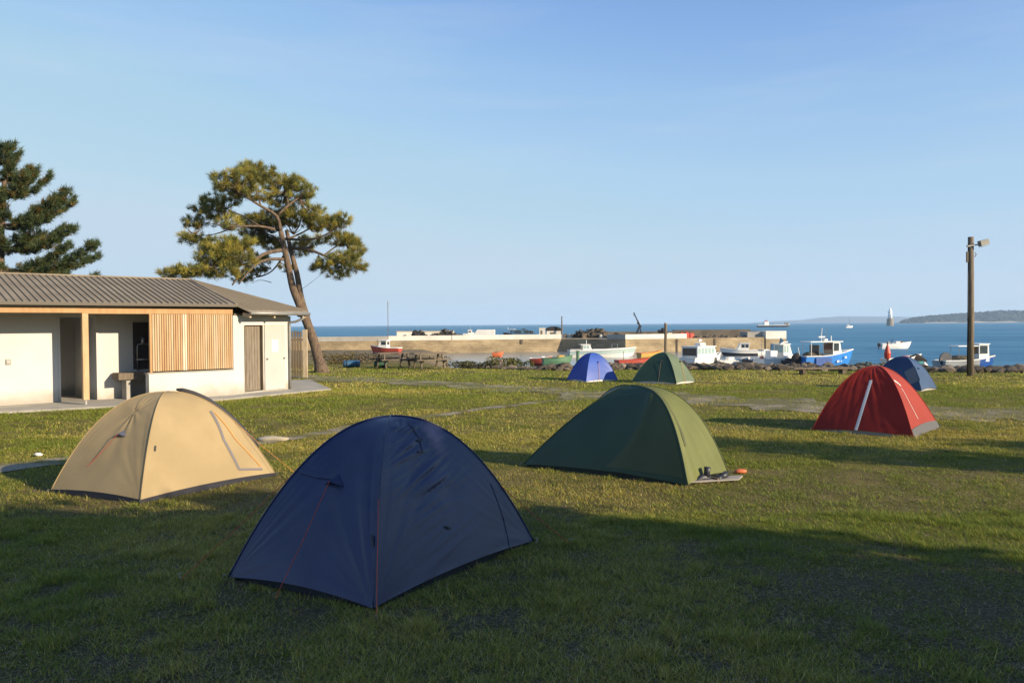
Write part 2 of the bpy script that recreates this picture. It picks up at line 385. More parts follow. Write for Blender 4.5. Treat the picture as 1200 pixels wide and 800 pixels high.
bp = n.new('ShaderNodeBump'); bp.inputs['Strength'].default_value = 1.0; bp.inputs['Distance'].default_value = .6; l.new(w1, bp.inputs['Height'])
l.new(bp.outputs[0], df.inputs['Normal']); l.new(bp.outputs[0], gl.inputs['Normal'])
mm = n.new('ShaderNodeMix'); mm.inputs[0].default_value = .45; l.new(w2, mm.inputs[2]); l.new(nz(n, l, mp.outputs[0], .22, 6, .7), mm.inputs[3])
l.new(ramp(n, l, mm.outputs[0], [(.38, (.035, .155, .285)), (.62, (.085, .25, .385))]), df.inputs[0])
SEA = -3.0
sea = MB().add([(-20000, 20, SEA), (20000, 20, SEA), (20000, 20000, SEA), (-20000, 20000, SEA)], [(0, 1, 2, 3)]).build('sea', mw, kind='structure')
mh = mat('harbour_water', (.13, .155, .17), .2, (.17, .19, .19), .15, .5, .9, spec=.9, stretch=(.4, 1, 1))
hw = MB().add([(-40, 60, SEA + .02), (34, 60, SEA + .02), (41, 152, SEA + .02), (-40, 152, SEA + .02)], [(0, 1, 2, 3)]).build('harbour_water', mh, kind='structure')
hw['label'] = 'calm grey water inside the harbour'; hw['category'] = 'water'
sea['label'] = 'blue rippled sea reaching to the horizon'; sea['category'] = 'sea'

# ribbons on the lawn
def ribbon(name, ctr, wid, material, z, label, cat, jag=.25, seed=1, step=.25):
    P = [Vector(c) for c in ctr]; L = [0]
    for a, b in zip(P, P[1:]): L.append(L[-1] + (b - a).length)
    N = max(4, int(L[-1] / step)); vs = []; fs = []
    for i in range(N + 1):
        s_ = L[-1] * i / N
        q = Vector((np.interp(s_, L, [p.x for p in P]), np.interp(s_, L, [p.y for p in P]), 0))
        q2 = Vector((np.interp(s_ + .5, L, [p.x for p in P]), np.interp(s_ + .5, L, [p.y for p in P]), 0))
        q1 = Vector((np.interp(s_ - .5, L, [p.x for p in P]), np.interp(s_ - .5, L, [p.y for p in P]), 0))
        d = (q2 - q1).normalized(); sd = Vector((-d.y, d.x, 0)); w = np.interp(s_, L, wid) / 2
        for k in range(5):
            o = (k - 2) / 2 * w
            if abs(k - 2) == 2: o *= 1 + jag * 2 * mnoise.noise(Vector((s_ * .9, k * 9.1, seed))) + jag * mnoise.noise(Vector((s_ * 3.1, k * 9.1, seed)))
            r_ = q + sd * o
            vs.append((r_.x, r_.y, float(ground_z(r_.x, r_.y)) + z))
        if i:
            for k in range(4): a = (i - 1) * 5 + k; fs.append((a + 1, a, a + 5, a + 6))
    o = MB().add(vs, fs).build(name, material, smooth=True)
    return tag(o, label, cat, kind='structure')
mgv, n, l = nodes_of('gravel'); p = n['Principled BSDF']; p.inputs['Roughness'].default_value = .95
tc = n.new('ShaderNodeTexCoord'); v = tc.outputs['Object']
f1 = nz(n, l, v, 22, 5, .8); f2 = nz(n, l, v, .9, 5, .7)
stn = ramp(n, l, f1, [(.3, (.17, .138, .10)), (.5, (.30, .25, .19)), (.72, (.44, .375, .29))]); gr_ = ramp(n, l, f1, [(.3, (.07, .07, .02)), (.7, (.17, .15, .055))])
l.new(mixc(n, l, ramp(n, l, f2, [(.36, (0, 0, 0)), (.52, (1, 1, 1))]), stn, gr_), p.inputs['Base Color'])
bp = n.new('ShaderNodeBump'); bp.inputs['Strength'].default_value = .8; bp.inputs['Distance'].default_value = .03; l.new(f1, bp.inputs['Height']); l.new(bp.outputs[0], p.inputs['Normal'])
TRACK = [(1500, 500), (1200, 487), (1100, 484), (1000, 479), (860, 470), (760, 465), (660, 460), (567, 453), (450, 446.5), (372, 442), (300, 439)]
TRACKW = [3.2, 3.0, 2.9, 2.6, 2.5, 2.3, 2.4, 1.9, 1.9, 1.8, 1.8]
TRACKP = [at(*c) for c in TRACK]
ribbon('gravel_track', TRACKP, TRACKW, mgv, .012, 'worn gravel track crossing the lawn between the tents and the shore', 'track', .55, 2)
PAVE = [(-200, 562), (0, 547), (70, 541), (200, 530), (320, 517), (400, 503), (500, 488.5), (560, 480), (640, 470), (700, 466)]
PAVEW = [1.0, .95, .85, .65, .5, .45, .42, .4, .35, .3]
PAVEP = [at(*c) for c in PAVE]
ribbon('paved_path', PAVEP, PAVEW, mat('old_paving', (.27, .235, .19), .95, (.15, .135, .05), 1.3, .6, 30, thr=(.42, .55), spec=.1), .012, 'narrow overgrown grey paved strip running diagonally through the grass', 'path', .35, 5)
PAD = [(-12.3 - 6, 19.0 - 5.5), (-12.2, 19.0), (-9.85, 20.45), (-8.0, 21.9), (-5.75, 25.2), (-7.5, 29.5), (-26, 29.5)]
MB().prism([(x, y, .05) for x, y in reversed(PAD)], (0, 0, -.5)).build('pavement', M['concrete'], kind='structure')
tag(bpy.data.objects['pavement'], 'pale concrete apron around the washhouse', 'pavement', kind='structure')

# ------------------------------------------------------------------ tents
TENT_FOOT = []
def fold(p_): return mnoise.noise(p_)
class Dome:
    def __init__(s, name, label, L, N, Rr, H, mats, sheet, p=(2.1, 2.1, 2.1, 2.1), group='dome tents pitched on the lawn', apex=None,
                 hem=.05, sleeve=None, wr=.006, sag=.03, seed=0, res=44, floor_h=.10, wrfun=None, lift=.02):
        L, N, Rr = Vector(L), Vector(N), Vector(Rr); B = L + Rr - N; c = (L + Rr) / 2
        for q in (L, N, Rr, B, c): q.z = 0
        c.z = float(ground_z(c.x, c.y))
        s.c = c; s.C = [Vector((q.x - c.x, q.y - c.y, 0)) for q in (N, Rr, B, L)]; s.H = H; s.p = p; s.hem = hem; s.wr = wr; s.sag = sag; s.seed = seed; s.wrfun = wrfun; s.lift = lift
        s.ap = Vector((0, 0, 0)) if apex is None else Vector((apex[0], apex[1], 0))
        TENT_FOOT.append([(q.x, q.y) for q in (N, Rr, B, L)])
        s.root = empty(name, c, label, 'tent', group)
        vs = []; fs = []; n_ = res
        for f in range(4):
            o = len(vs)
            for j in range(n_ + 1):
                for i in range(n_ + 1):
                    vs.append(s.surf(f, i / n_, (j / n_) * .999, True))
            for j in range(n_):
                for i in range(n_):
                    a = o + j * (n_ + 1) + i
                    fs.append((a, a + 1, a + n_ + 2, a + n_ + 1))
        mb = MB().add(vs, fs); mb.mi = [k // (n_ * n_) for k in range(len(fs))]
        s.fly = mb.build('flysheet', mats if isinstance(mats, list) else [mats] * 4, s.root, smooth=True)
        # groundsheet tub, just inside the fly
        g = MB(); K = .965
        pts = [q * K for q in s.C]
        low = [Vector((q.x, q.y, -.03)) for q in pts]; hi = [Vector((q.x * .975, q.y * .975, floor_h)) for q in pts]
        g.add(low + hi, [(3, 2, 1, 0), (4, 5, 6, 7)] + [(i, (i + 1) % 4, (i + 1) % 4 + 4, i + 4) for i in range(4)])
        g.build('groundsheet', sheet, s.root)
        if sleeve:
            for k in range(4):
                pts = [s.surf(k, 0, t / 40 * .999, False) for t in range(41)]
                pts = [q + Vector((q.x, q.y, .3)).normalized() * .004 for q in pts]
                MB().tube(pts, .007, 6).build('pole_sleeve', sleeve, s.root, smooth=True)
    def surf(s, f, u, w, wr=True):
        A, B = s.C[f], s.C[(f + 1) % 4]; pa, pb = s.p[f], s.p[(f + 1) % 4]
        sc = 1 - w
        lean = s.ap * (1 - sc ** 1.6)
        q = A.lerp(B, u) * sc + lean
        z = s.H * ((1 - sc ** pa) * (1 - u) + (1 - sc ** pb) * u)
        k = 4 * u * (1 - u)
        nrm = Vector((A.y - B.y, B.x - A.x, 0)) * -1
        if nrm.dot(A + B) < 0: nrm = -nrm
        nrm.normalize()
        q = q - nrm * s.sag * k * math.sin(math.pi * min(1, w * 1.15)) * (1 - .4 * w)
        z = max(z, 0) + s.lift + s.hem * k * sc ** 6 * (1 if w < .999 else 0)
        q = Vector((q.x, q.y, z))
        if wr and s.wr:
            e = min(1, k * 3) * min(1, (1 - w) * 5)
            # folds that fan out from the pegged corners and gentle pole-to-pole creases
            da = math.hypot(u, w * 1.2); db = math.hypot(1 - u, w * 1.2)
            aa = math.atan2(w, u + 1e-6); ab = math.atan2(w, 1 - u + 1e-6)
            d = math.exp(-da / .30) * fold(Vector((aa * 7, da * .8, s.seed + f))) + math.exp(-db / .30) * fold(Vector((ab * 7, db * .8, s.seed + f + 40)))
            d += .45 * fold(Vector((u * 2.2, w * 13 + u * 2, s.seed + f * 7))) * (.3 + .7 * w)
            if s.wrfun: d += s.wrfun(f, u, w)
            q = q + (nrm * .75 + Vector((0, 0, .5))) * d * s.wr * e
        return q
    def normal(s, f, u, w):
        e = .01
        a = s.surf(f, min(u + e, 1), w, False) - s.surf(f, max(u - e, 0), w, False); b = s.surf(f, u, min(w + e, .99), False) - s.surf(f, u, max(w - e, 0), False)
        n_ = a.cross(b).normalized()
        return n_ if n_.z > 0 or n_.dot(s.surf(f, u, w, False)) > 0 else -n_
    def pick(s, px, py, faces=(0, 3)):
        best = None
        for f in faces:
            for i in range(61):
                for j in range(61):
                    u, w = i / 60, j / 60 * .98
                    q = s.surf(f, u, w) + s.c; a = proj(q); d = (a[0] - px) ** 2 + (a[1] - py) ** 2
                    if best is None or d < best[0]: best = (d, f, u, w)
        _, f, u, w = best
        return f, u, w
    def pt(s, px, py, off=.006, faces=(0, 3)):
        f, u, w = s.pick(px, py, faces); return s.surf(f, u, w) + s.normal(f, u, w) * off, s.normal(f, u, w)
    def tape(s, name, pix, width, m, off=.006, faces=(0, 3), parent=None, flat=True):
        """a strip of tape sewn along picked points"""
        P = []
        uv = [s.pick(x, y, faces) for x, y in pix]
        for a, b in zip(uv, uv[1:]):
            for t in range(9):
                if a[0] == b[0]:
                    u = a[1] + (b[1] - a[1]) * t / 8; w = a[2] + (b[2] - a[2]) * t / 8
                    P.append((s.surf(a[0], u, w), s.normal(a[0], u, w)))
        mb = MB(); vs = []; fs = []
        for i, (q, n_) in enumerate(P):
            d = (P[min(i + 1, len(P) - 1)][0] - P[max(i - 1, 0)][0])
            if d.length < 1e-6: d = Vector((0, 0, 1))
            sd = d.normalized().cross(n_).normalized() * width / 2
            vs += [q + n_ * off - sd, q + n_ * (off + .003) , q + n_ * off + sd]
            if i: a = (i - 1) * 3; fs += [(a, a + 3, a + 4, a + 1), (a + 1, a + 4, a + 5, a + 2)]
        return mb.add(vs, fs).build(name, m, parent or s.root, smooth=True)
    def hood(s, px, py, size, m, cord=None, ground=None, faces=(0, 3), rad=.0028):
        """a little vent hood with a guy line to the ground"""
        f, u, w = s.pick(px, py, faces); q = s.surf(f, u, w); n_ = s.normal(f, u, w)
        side = Vector((-n_.y, n_.x, 0)).normalized(); upv = n_.cross(side).normalized()
        if upv.z < 0: upv = -upv
        tip = q + n_ * size * .55 - upv * size * .05
        a = q + upv * size * .65 + n_ * .006; b1 = q + side * size * .75 - upv * size * .1 + n_ * .006; b2 = q - side * size * .75 - upv * size * .1 + n_ * .006
        c1 = q - upv * size * .02 + n_ * .010
        mb = MB().add([a, b1, tip, b2, c1], [(0, 1, 2), (0, 2, 3), (1, 4, 2), (4, 3, 2)])
        h = mb.build('vent_hood', m, s.root)
        if ground is not None: s.guy(tip, ground, cord, rad)
        return h
    def guy(s, a, ground, cord, rad=.0028):
        g = Vector(ground) - s.c; g.z = .02
        mid = (Vector(a) + g) / 2 + Vector((0, 0, -.015))
        MB().tube([a, mid, g], rad, 5).build('guy_line', cord, s.root)
        s.peg(g, Vector(a) - g)
    def peg(s, g, d):
        d = Vector((d.x, d.y, 0)).normalized()
        MB().tube([g + Vector((0, 0, -.08)) + d * .04, g + Vector((0, 0, .02)) - d * .01, g + Vector((0, 0, .045)) - d * .02, g + Vector((0, 0, .045)) + d * .01], .004, 5).build('peg', M['steel'], s.root)
    def corner_pegs(s):
        for q in s.C: s.peg(q * 1.02, -q)

# --- navy tent in the shade
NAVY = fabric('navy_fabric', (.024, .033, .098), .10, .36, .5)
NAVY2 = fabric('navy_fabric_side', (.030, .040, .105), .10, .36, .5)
def navy_wr(f, u, w):
    if f: return .25 * fold(Vector((u * 3, w * 3, 4)))
    e = math.exp(-((u - .42) / .28) ** 2)
    return e * 2.7 * (abs(fold(Vector((u * 2.0 + w * 1.5, w * 26 - u * 5, 2)))) - .2) * (1 if .22 < w < .95 else .35)
navy = Dome('dome_tent', 'large navy blue dome tent in the shade, nearest to the viewer', at(268, 680), at(437, 717), at(625, 637), 1.235,
            [NAVY2, NAVY, NAVY, NAVY], M['sheet'], (2.1, 2.1, 2.1, 2.1), sleeve=NAVY2, wr=.016, seed=1, wrfun=navy_wr, res=100)
navy.hood(392, 567, .13, NAVY, M['redcord'], at(322, 706))
navy.tape('vent_flap', [(352, 552), (372, 555), (396, 560)], .05, NAVY, .010)
f_ = navy.surf(0, 0, .33); navy.guy(f_ + Vector((.0, -.03, 0)), at(441, 733), M['redcord'])
navy.guy(navy.surf(3, 0, .42), at(212, 682), M['redcord'])
navy.guy(navy.surf(0, 1, .25) , at(668, 640), M['redcord'])
navy.tape('seam', [(575, 566), (590, 610), (600, 651)], .012, NAVY2, .004, faces=(0,))
navy.tape('seam', [(478, 497), (491, 515), (494, 532)], .010, M['tapedark'], .005, faces=(0,))
navy.tape('toggle', [(436, 628), (437, 640)], .02, M['tapedark'], .012)
for a_, b_ in (((488, 515), (495, 516)), ((489, 529), (494, 530)), ((522, 617), (527, 618))):
    navy.tape('toggle', [a_, b_], .018, M['tapedark'], .012, faces=(0,))
navy.corner_pegs()

# --- tan tent
TAN = fabric('tan_fabric', (.50, .385, .215), .32, .6, .2); 
def tan_wr(f, u, w):
    if f == 3:
        d = math.hypot((u - .52) * 1.5, w - .52); a = math.atan2(w - .52, u - .52)
        return 1.0 * math.exp(-d / .16) * math.sin(a * 9)
    return 0
tan = Dome('dome_tent', 'tan sandy coloured dome tent beside the white washhouse', at(60, 577), at(165, 589), at(322, 557), 1.175,
           TAN, M['sheet'], (2.25, 2.05, 2.1, 2.4), sleeve=TAN, wr=.013, seed=11, wrfun=tan_wr, res=64, lift=.035, hem=.035)
tan.hood(143, 511, .11, fabric('vent_grey', (.10, .11, .16), .1), M['redcord'], tan.c + tan.surf(3, .12, .02) * 1.03)
tan.tape('window_edge', [(246, 481), (262, 515), (280, 549)], .035, M['zipgrey'], .008, faces=(0,))
tan.tape('window_edge', [(280, 549), (307, 549)], .03, M['zipgrey'], .008, faces=(0,))
tan.tape('window_cord', [(250, 483), (276, 515), (304, 546)], .012, M['orangecord'], .010, faces=(0,))
tan.tape('toggle', [(182, 522), (182, 528)], .022, M['tapedark'], .012)
hemt = MB()
for f in (0, 1, 2, 3):
    pts = [tan.surf(f, t / 24, 0, False) for t in range(25)]
    vs = []; fs = []
    for i, q in enumerate(pts):
        o_ = Vector((q.x, q.y, 0)).normalized() * .012
        vs += [q + o_ + Vector((0, 0, .012)), Vector((q.x, q.y, -.02)) + o_ * 2]
        if i: a = (i - 1) * 2; fs.append((a + 1, a + 3, a + 2, a))
    hemt.add(vs, fs)
hemt.build('hem', M['sheet'], tan.root)
pts = [tan.surf(0, 1, t / 20) * 1.0 for t in range(3, 19)]
bw = (tan.C[2] - tan.C[1]).normalized()
MB().tube([q + Vector((q.x * .6, q.y * .6, .8)).normalized() * .035 + bw * .04 for q in pts], [.012] + [.030] * (len(pts) - 2) + [.012], 8).build('pole_hood', M['tapedark'], tan.root, smooth=True)
tan.guy(tan.surf(0, 1, .4), at(352, 560), M['orangecord'])
tan.corner_pegs()

# --- olive green tent, mid distance
GRN = fabric('green_fabric_shade', (.030, .068, .040), .10, .5, .4); GRN2 = fabric('olive_fabric_lit', (.17, .19, .065), .20, .55, .3)  # one cloth: shaded sides dark, sunlit end paler, light put into the colours
def grn_wr(f, u, w):
    if f == 3: return 1.2 * math.exp(-((u - .62 - w * .55) / .05) ** 2) * (w < .6)
    if f == 0: return .9 * fold(Vector((u * 9 + w * 3, w * 2, 9)))
    return 0
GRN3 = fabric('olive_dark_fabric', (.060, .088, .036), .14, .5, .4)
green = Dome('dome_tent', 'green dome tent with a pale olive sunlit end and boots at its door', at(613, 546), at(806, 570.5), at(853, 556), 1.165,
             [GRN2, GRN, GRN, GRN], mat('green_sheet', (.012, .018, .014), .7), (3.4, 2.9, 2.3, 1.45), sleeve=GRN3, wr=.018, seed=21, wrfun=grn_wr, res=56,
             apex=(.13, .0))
green.tape('pole_hood', [(763, 458), (783, 478), (797, 505), (803, 525)], .018, M['tapedark'], .016, faces=(0,))
vp = [green.pick(x, y, (3,)) for x, y in ((712, 560), (735, 535), (757, 512), (772, 498))]
mb = MB(); vs = []; fs = []
for i in range(13):
    t = i / 12; w = .02 + .55 * t; uu = .53 + .40 * t ** .8
    for k in range(9):
        u = uu + (.985 - uu) * k / 8
        q = green.surf(3, u, w * (1 - .0 * k)); vs.append(q + green.normal(3, u, w) * .006)
    if i:
        for k in range(8): a = (i - 1) * 9 + k; fs.append((a, a + 1, a + 10, a + 9))
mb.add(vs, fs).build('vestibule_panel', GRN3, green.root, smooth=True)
green.guy(green.surf(0, .05, .3), at(822, 566), M['orangecord'])
green.corner_pegs()
# --- red tent
RED = fabric('red_fabric', (.40, .040, .026), .48, .5, .35); RED2 = fabric('red_fabric_lit', (.36, .052, .032), .18, .6, .25)  # one red cloth, coloured separately for its sunlit and shaded faces
def red_wr(f, u, w):
    if f == 3: return .9 * fold(Vector((u * 16 + w * 6, w * 2.2, 3))) * (.3 + w)
    return .4 * fold(Vector((u * 6, w * 6, 3)))
red = Dome('dome_tent', 'red dome tent with a pale zip strip, in front of a small dark blue one', at(952, 504), at(1070, 513), at(1100, 500), 1.19,
           [RED2, RED, RED, RED], M['grey'], (2.1, 1.85, 2.0, 2.1), sleeve=RED, wr=.017, seed=31, wrfun=red_wr, res=50)
red.tape('door_zip', [(1021, 446), (1003, 511)], .055, M['zippale'], .008, faces=(3,))
red.tape('vent_flap', [(1047, 446), (1055, 452)], .05, M['zippale'], .010, faces=(0,))
red.tape('seam', [(1056, 455), (1066, 472), (1075, 490)], .012, M['zippale'], .006, faces=(0,))
mud = MB(); vs = []; fs = []
for i in range(21):
    u = i / 20; q = red.surf(0, u, 0.0); q2 = red.surf(0, u, .05); n_ = red.normal(0, u, .03)
    vs += [q + n_ * .035 - Vector((0, 0, .06)), q2 + n_ * .016]
    if i: a = (i - 1) * 2; fs.append((a, a + 2, a + 3, a + 1))
mud.add(vs, fs).build('mud_flap', mat('flap_grey', (.085, .085, .09), .7), red.root)
red.corner_pegs()
# --- small dark blue tent behind the red one
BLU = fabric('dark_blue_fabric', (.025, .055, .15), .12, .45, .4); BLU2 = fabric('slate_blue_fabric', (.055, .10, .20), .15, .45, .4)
n_ = at(1080, 458.5); r_ = at(1098, 456); c_ = at(1060, 455); l_ = Vector((2 * c_.x - r_.x, 2 * c_.y - r_.y, 0)); l_ = l_ + Vector((-.15, -.1, 0))
db = Dome('dome_tent', 'small dark slate blue dome tent half hidden behind the red tent', l_, n_, r_, .96, [BLU2, BLU, BLU, BLU], M['grey'], (2.4, 2.2, 2.2, 2.2), sleeve=BLU2, wr=.012, seed=41, res=32)
db.tape('window', [(1066, 432), (1072, 448)], .35, mat('mesh_grey', (.14, .15, .19), .8), .006, faces=(3,))
db.hood(1076, 432, .09, BLU, faces=(0,))
# --- bright blue tent and dark green tent further back
def small(n, w1, w2, rz):
    a = Vector(n); d1 = Vector((math.cos(rz), math.sin(rz), 0)); d2 = Vector((-d1.y, d1.x, 0))
    return a + d2 * w2, a, a + d1 * w1
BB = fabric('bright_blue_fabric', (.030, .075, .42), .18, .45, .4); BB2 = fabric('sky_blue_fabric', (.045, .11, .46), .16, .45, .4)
l_, n_, r_ = small(at(687, 447.8), 1.42, 1.15, R(32))
bb = Dome('dome_tent', 'bright royal blue dome tent on the far side of the gravel track', l_, n_, r_, .98, [BB2, BB, BB, BB], M['zippale'], (2.1, 2.1, 2.1, 2.1), sleeve=BB2, wr=.012, seed=51, res=32, floor_h=.07)
bb.hood(701, 425, .10, BB, M['orangecord'], bb.c + bb.surf(0, .4, 0) * 1.05, faces=(0,), rad=.006)
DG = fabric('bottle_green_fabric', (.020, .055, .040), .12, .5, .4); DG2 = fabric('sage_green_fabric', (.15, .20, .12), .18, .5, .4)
n_ = at(793, 450); l_, n_, r_ = small(n_, 1.25, 1.65, R(48))
l_ = n_ + Vector((-1.42, .78, 0))
dg = Dome('dome_tent', 'dark bottle green dome tent with an orange guy line, next to the bright blue one', l_, n_, r_, 1.02, [DG2, DG, DG, DG], M['zippale'], (2.1, 2.1, 2.1, 1.9), sleeve=DG2, wr=.012, seed=61, res=32, floor_h=.07)
dg.hood(797, 424, .10, DG, M['orangecord'], dg.c + dg.surf(0, .4, 0) * 1.05, faces=(0,), rad=.006)
dg.hood(775, 424, .09, M['tapedark'], M['greywood'], dg.c + dg.surf(3, .6, 0) * 1.03, faces=(3,), rad=.006)
# ------------------------------------------------------------------ boots and bits at the green tent's door
bx = at(823, 566)
t = empty('hiking_boots', bx, 'pair of dark hiking boots at the open end of the olive green tent', 'boots')
def boot(off, rz, lie):
    mb = MB(); prof = [(-.13, .05, .045), (-.08, .055, .05), (0, .06, .045), (.08, .04, .048), (.14, .025, .035)]
    vs = []; n_ = 10
    for x, h, w in prof:
        for k in range(n_):
            a = 2 * math.pi * k / n_; vs.append((x, w * math.cos(a), .02 + h * (1 + math.sin(a))))
    fs = [(i * n_ + k, i * n_ + (k + 1) % n_, (i + 1) * n_ + (k + 1) % n_, (i + 1) * n_ + k) for i in range(4) for k in range(n_)] + [tuple(range(n_ - 1, -1, -1)), tuple(4 * n_ + k for k in range(n_))]
    mb.add(vs, fs)
    mb.tube([(-.075, 0, .09), (-.085, 0, .17), (-.09, 0, .24)], [.05, .047, .052], 10)
    o = mb.build('boot', M['boatdark'], t, smooth=True); o.location = off; o.rotation_euler = (lie, 0, rz)
    s_ = MB().box((0, 0, .012), (.29, .095, .024)).build('sole', M['deckbrown'], o)
boot((0, 0, 0), R(200), 0); boot((.16, .09, .035), R(120), R(70))
t.scale = (.85, .85, .85)
mt = at(838, 565); mb = MB().prism([(mt.x - .38, mt.y - .18, .03), (mt.x + .30, mt.y - .02, .03), (mt.x + .42, mt.y + .22, .03), (mt.x - .2, mt.y + .10, .03)], (0, 0, .02))
tag(mb.build('ground_mat', mat('mat_grey', (.30, .28, .25), .8, (.22, .2, .18), 5)), 'pale grey ground mat spread at the olive tent door', 'mat')
op = at(868, 555)
tag(MB().lump((op.x, op.y, .035), (.09, .05, .035), 3, .25, 2).build('cloth', M['orange'], smooth=True), 'small crumpled orange cloth on the grass beside the olive tent', 'cloth')
sp = at(320, 516)
tag(MB().lump((sp.x, sp.y, .03), (.30, .12, .05), 5, .3, 2).build('stone_slab', mat('pale_stone', (.42, .37, .28), .9, (.34, .3, .22), 3), smooth=True), 'pale flat stone lying beside the paved strip', 'stone')
lp = at(45, 534.5)
tag(MB().lump((lp.x, lp.y, .03), (.07, .05, .03), 8, .3, 2).build('litter', M['boatwhite'], smooth=True), 'small white scrap of litter on the grass near the washhouse', 'litter')

# ------------------------------------------------------------------ washhouse
P0 = at(102, 474, .05); U = Vector((.7385, .674, 0)).normalized(); Nn = Vector((U.y, -U.x, 0))
def bp_(s, o, z): q = P0 + U * s + Nn * o; return Vector((q.x, q.y, z))
K = P0 + U * 3.9; V_ = Vector((.447, .894, 0)).normalized(); Mn = Vector((V_.y, -V_.x, 0))
def ep(t, o, z): q = K + V_ * t + Mn * o; return Vector((q.x, q.y, z))
house = empty('washhouse', Vector((P0.x, P0.y, .05)), 'low white rendered washhouse with ribbed grey roof and orange slatted wood screen', 'building')
def wbox(s0, s1, o0, o1, z0, z1, mb=None):
    mb = mb or MB(); return mb.frame(bp_(s0, o0, z0), U * (s1 - s0), Nn * (o1 - o0), (0, 0, z1 - z0))
def ebox(t0, t1, o0, o1, z0, z1, mb=None):
    mb = mb or MB(); return mb.frame(ep(t0, o0, z0), V_ * (t1 - t0), Mn * (o1 - o0), (0, 0, z1 - z0))
ZF = .05
wbox(-7, -.29, -1.55, -1.35, ZF, 2.62).build('wall', M['white'], house, True)
wbox(.59, 3.6, -1.55, -1.35, ZF, 2.62).build('wall', M['white'], house, True)
wbox(-.29, .59, -1.53, -1.37, 2.32, 2.62).build('wall', M['white'], house, True)
wbox(.59, .79, -3.6, -1.552, ZF, 2.6).build('wall', M['white'], house, True)
wbox(-7, .59, -3.8, -3.602, ZF, 2.6).build('wall', M['white'], house, True)
wbox(-.29, .588, -3.60, -3.585, ZF, .22).build('skirting', M['grey'], house, True)
wbox(.57, .588, -3.58, -1.6, ZF, .22).build('skirting', M['grey'], house, True)
wbox(-.33, -.292, -1.36, -1.32, ZF, 2.32).build('door_jamb', M['white'], house, True)
wbox(.592, .65, -1.345, -1.31, ZF, 2.34).build('door_jamb', M['white'], house, True)
# low wall, slatted screen, beam, post
wbox(1.54, 3.9, -.27, 0, ZF, .77).build('low_wall', M['white'], house, True)
wbox(1.50, 3.9, -.29, .015, .772, .80).build('coping', M['concrete'], house, True)
wbox(-7, .02, -.17, -.01, 2.42, 2.56).build('beam', M['larch'], house, True)
wbox(.022, 3.9, -.17, -.012, 2.40, 2.545).build('beam', M['larch'], house, True)
post = wbox(-.07, .07, -.16, -.02, .17, 2.418).build('post', M['larch_pale'], house, True)
wbox(-.02, .02, -.11, -.07, .05, .17).build('post_foot', M['steel'], post, True)
scr = wbox(1.58, 1.64, -.10, -.012, .80, 2.40).build('screen_post', M['larch'], house, True)
for zz in (1.0, 2.2): wbox(1.64, 3.9, -.14, -.10, zz, zz + .08).build('screen_rail', M['larch'], house, True)
wbox(1.64, 3.9, -.19, -.17, .82, 2.40).build('screen_backing', M['larch'], house, True)
tones = [mat('slat_tone', (.42, .27, .14), .7, (.36, .21, .10), 3, .1, 60, stretch=(3, 3, .6)), mat('slat_gold', (.46, .32, .18), .7, (.40, .26, .135), 3, .1, 60, stretch=(3, 3, .6)),
         mat('slat_pale', (.50, .38, .25), .75, (.43, .32, .2), 3, .1, 60, stretch=(3, 3, .6)), mat('slat_white', (.66, .56, .43), .75, (.56, .47, .35), 3, .1, 60, stretch=(3, 3, .6))]
rs = random.Random(5); k = 0; s_ = 1.66
slm = MB()
while s_ < 3.86:
    w = .046; fr = (s_ - 1.66) / 2.2
    ti = 3 if .36 < fr < .41 else rs.choice([0, 0, 1, 1, 2] if fr < .5 else [0, 1, 1, 2, 2])
    slm.frame(bp_(s_, -.098, .83 + .004 * rs.random()), U * w, Nn * .07, (0, 0, 1.565), ti)
    s_ += .0625
slm.build('slat_screen', tones, house, True)
# sink trough, legs, fittings on the wall
wbox(.98, 2.7, -1.28, -.72, .60, .78).build('sink_trough', M['greywood'], house, True)
for q in (1.2, 2.4): wbox(q, q + .12, -1.2, -.8, ZF, .60).build('sink_leg', M['concrete'], house, True)
fx = wbox(1.55, 2.2, -1.348, -1.31, .85, 2.18).build('mirror_panel', mat('mirror_dark', (.045, .045, .05), .25), house, True)
mb = MB().tube([bp_(1.65, -1.28, .8), bp_(1.65, -1.28, 1.5), bp_(1.68, -1.28, 1.56), bp_(1.95, -1.28, 1.56), bp_(1.98, -1.28, 1.5), bp_(1.98, -1.28, .8)], .018, 8)
mb.tube([bp_(1.8, -1.28, 1.56), bp_(1.8, -1.26, 1.75)], .05, 10); mb.tube([bp_(1.62, -1.28, 1.12), bp_(2.1, -1.28, 1.12)], .03, 8)
mb.build('water_pipe', M['steel'], house, True, smooth=True)
so_ = wbox(-1.55, -1.43, -1.348, -1.32, 1.10, 1.24).build('wall_socket', M['grey'], house, True)
wbox(-1.53, -1.46, -1.318, -1.30, 1.13, 1.20).build('socket_cover', M['steel'], so_, True)
# end wall with grey door and white panel door
ebox(0, .42, -.2, 0, ZF, 2.36).build('wall', M['white'], house, True)
ebox(.42, 1.19, -.2, -.001, 2.08, 2.36).build('wall', M['white'], house, True)
ebox(1.19, 2.36, -.2, 0, ZF, 2.36).build('wall', M['white'], house, True)
ebox(.42, 1.19, -.02, .01, ZF, .10).build('door_sill', M['concrete'], house, True)
dr = ebox(.46, 1.15, -.13, -.09, .102, 2.06).build('door', M['greywood'], house, True)
dm = MB()
for k in range(6): ebox(.475 + k * .112, .475 + k * .112 + .10, -.088, -.080, .12, 2.04, dm)
dm.build('door_planks', mat('door_planks', (.24, .20, .155), .85, (.16, .13, .10), 5, .25, 50, stretch=(4, 4, .5)), dr, True)
MB().lathe([(.0, 0), (.022, .0), (.028, .03), (.018, .05), (0, .055)], (0, 0, 0), 10).build('handle', M['steel'], dr).location = ep(.53, -.06, 1.08) - house.location
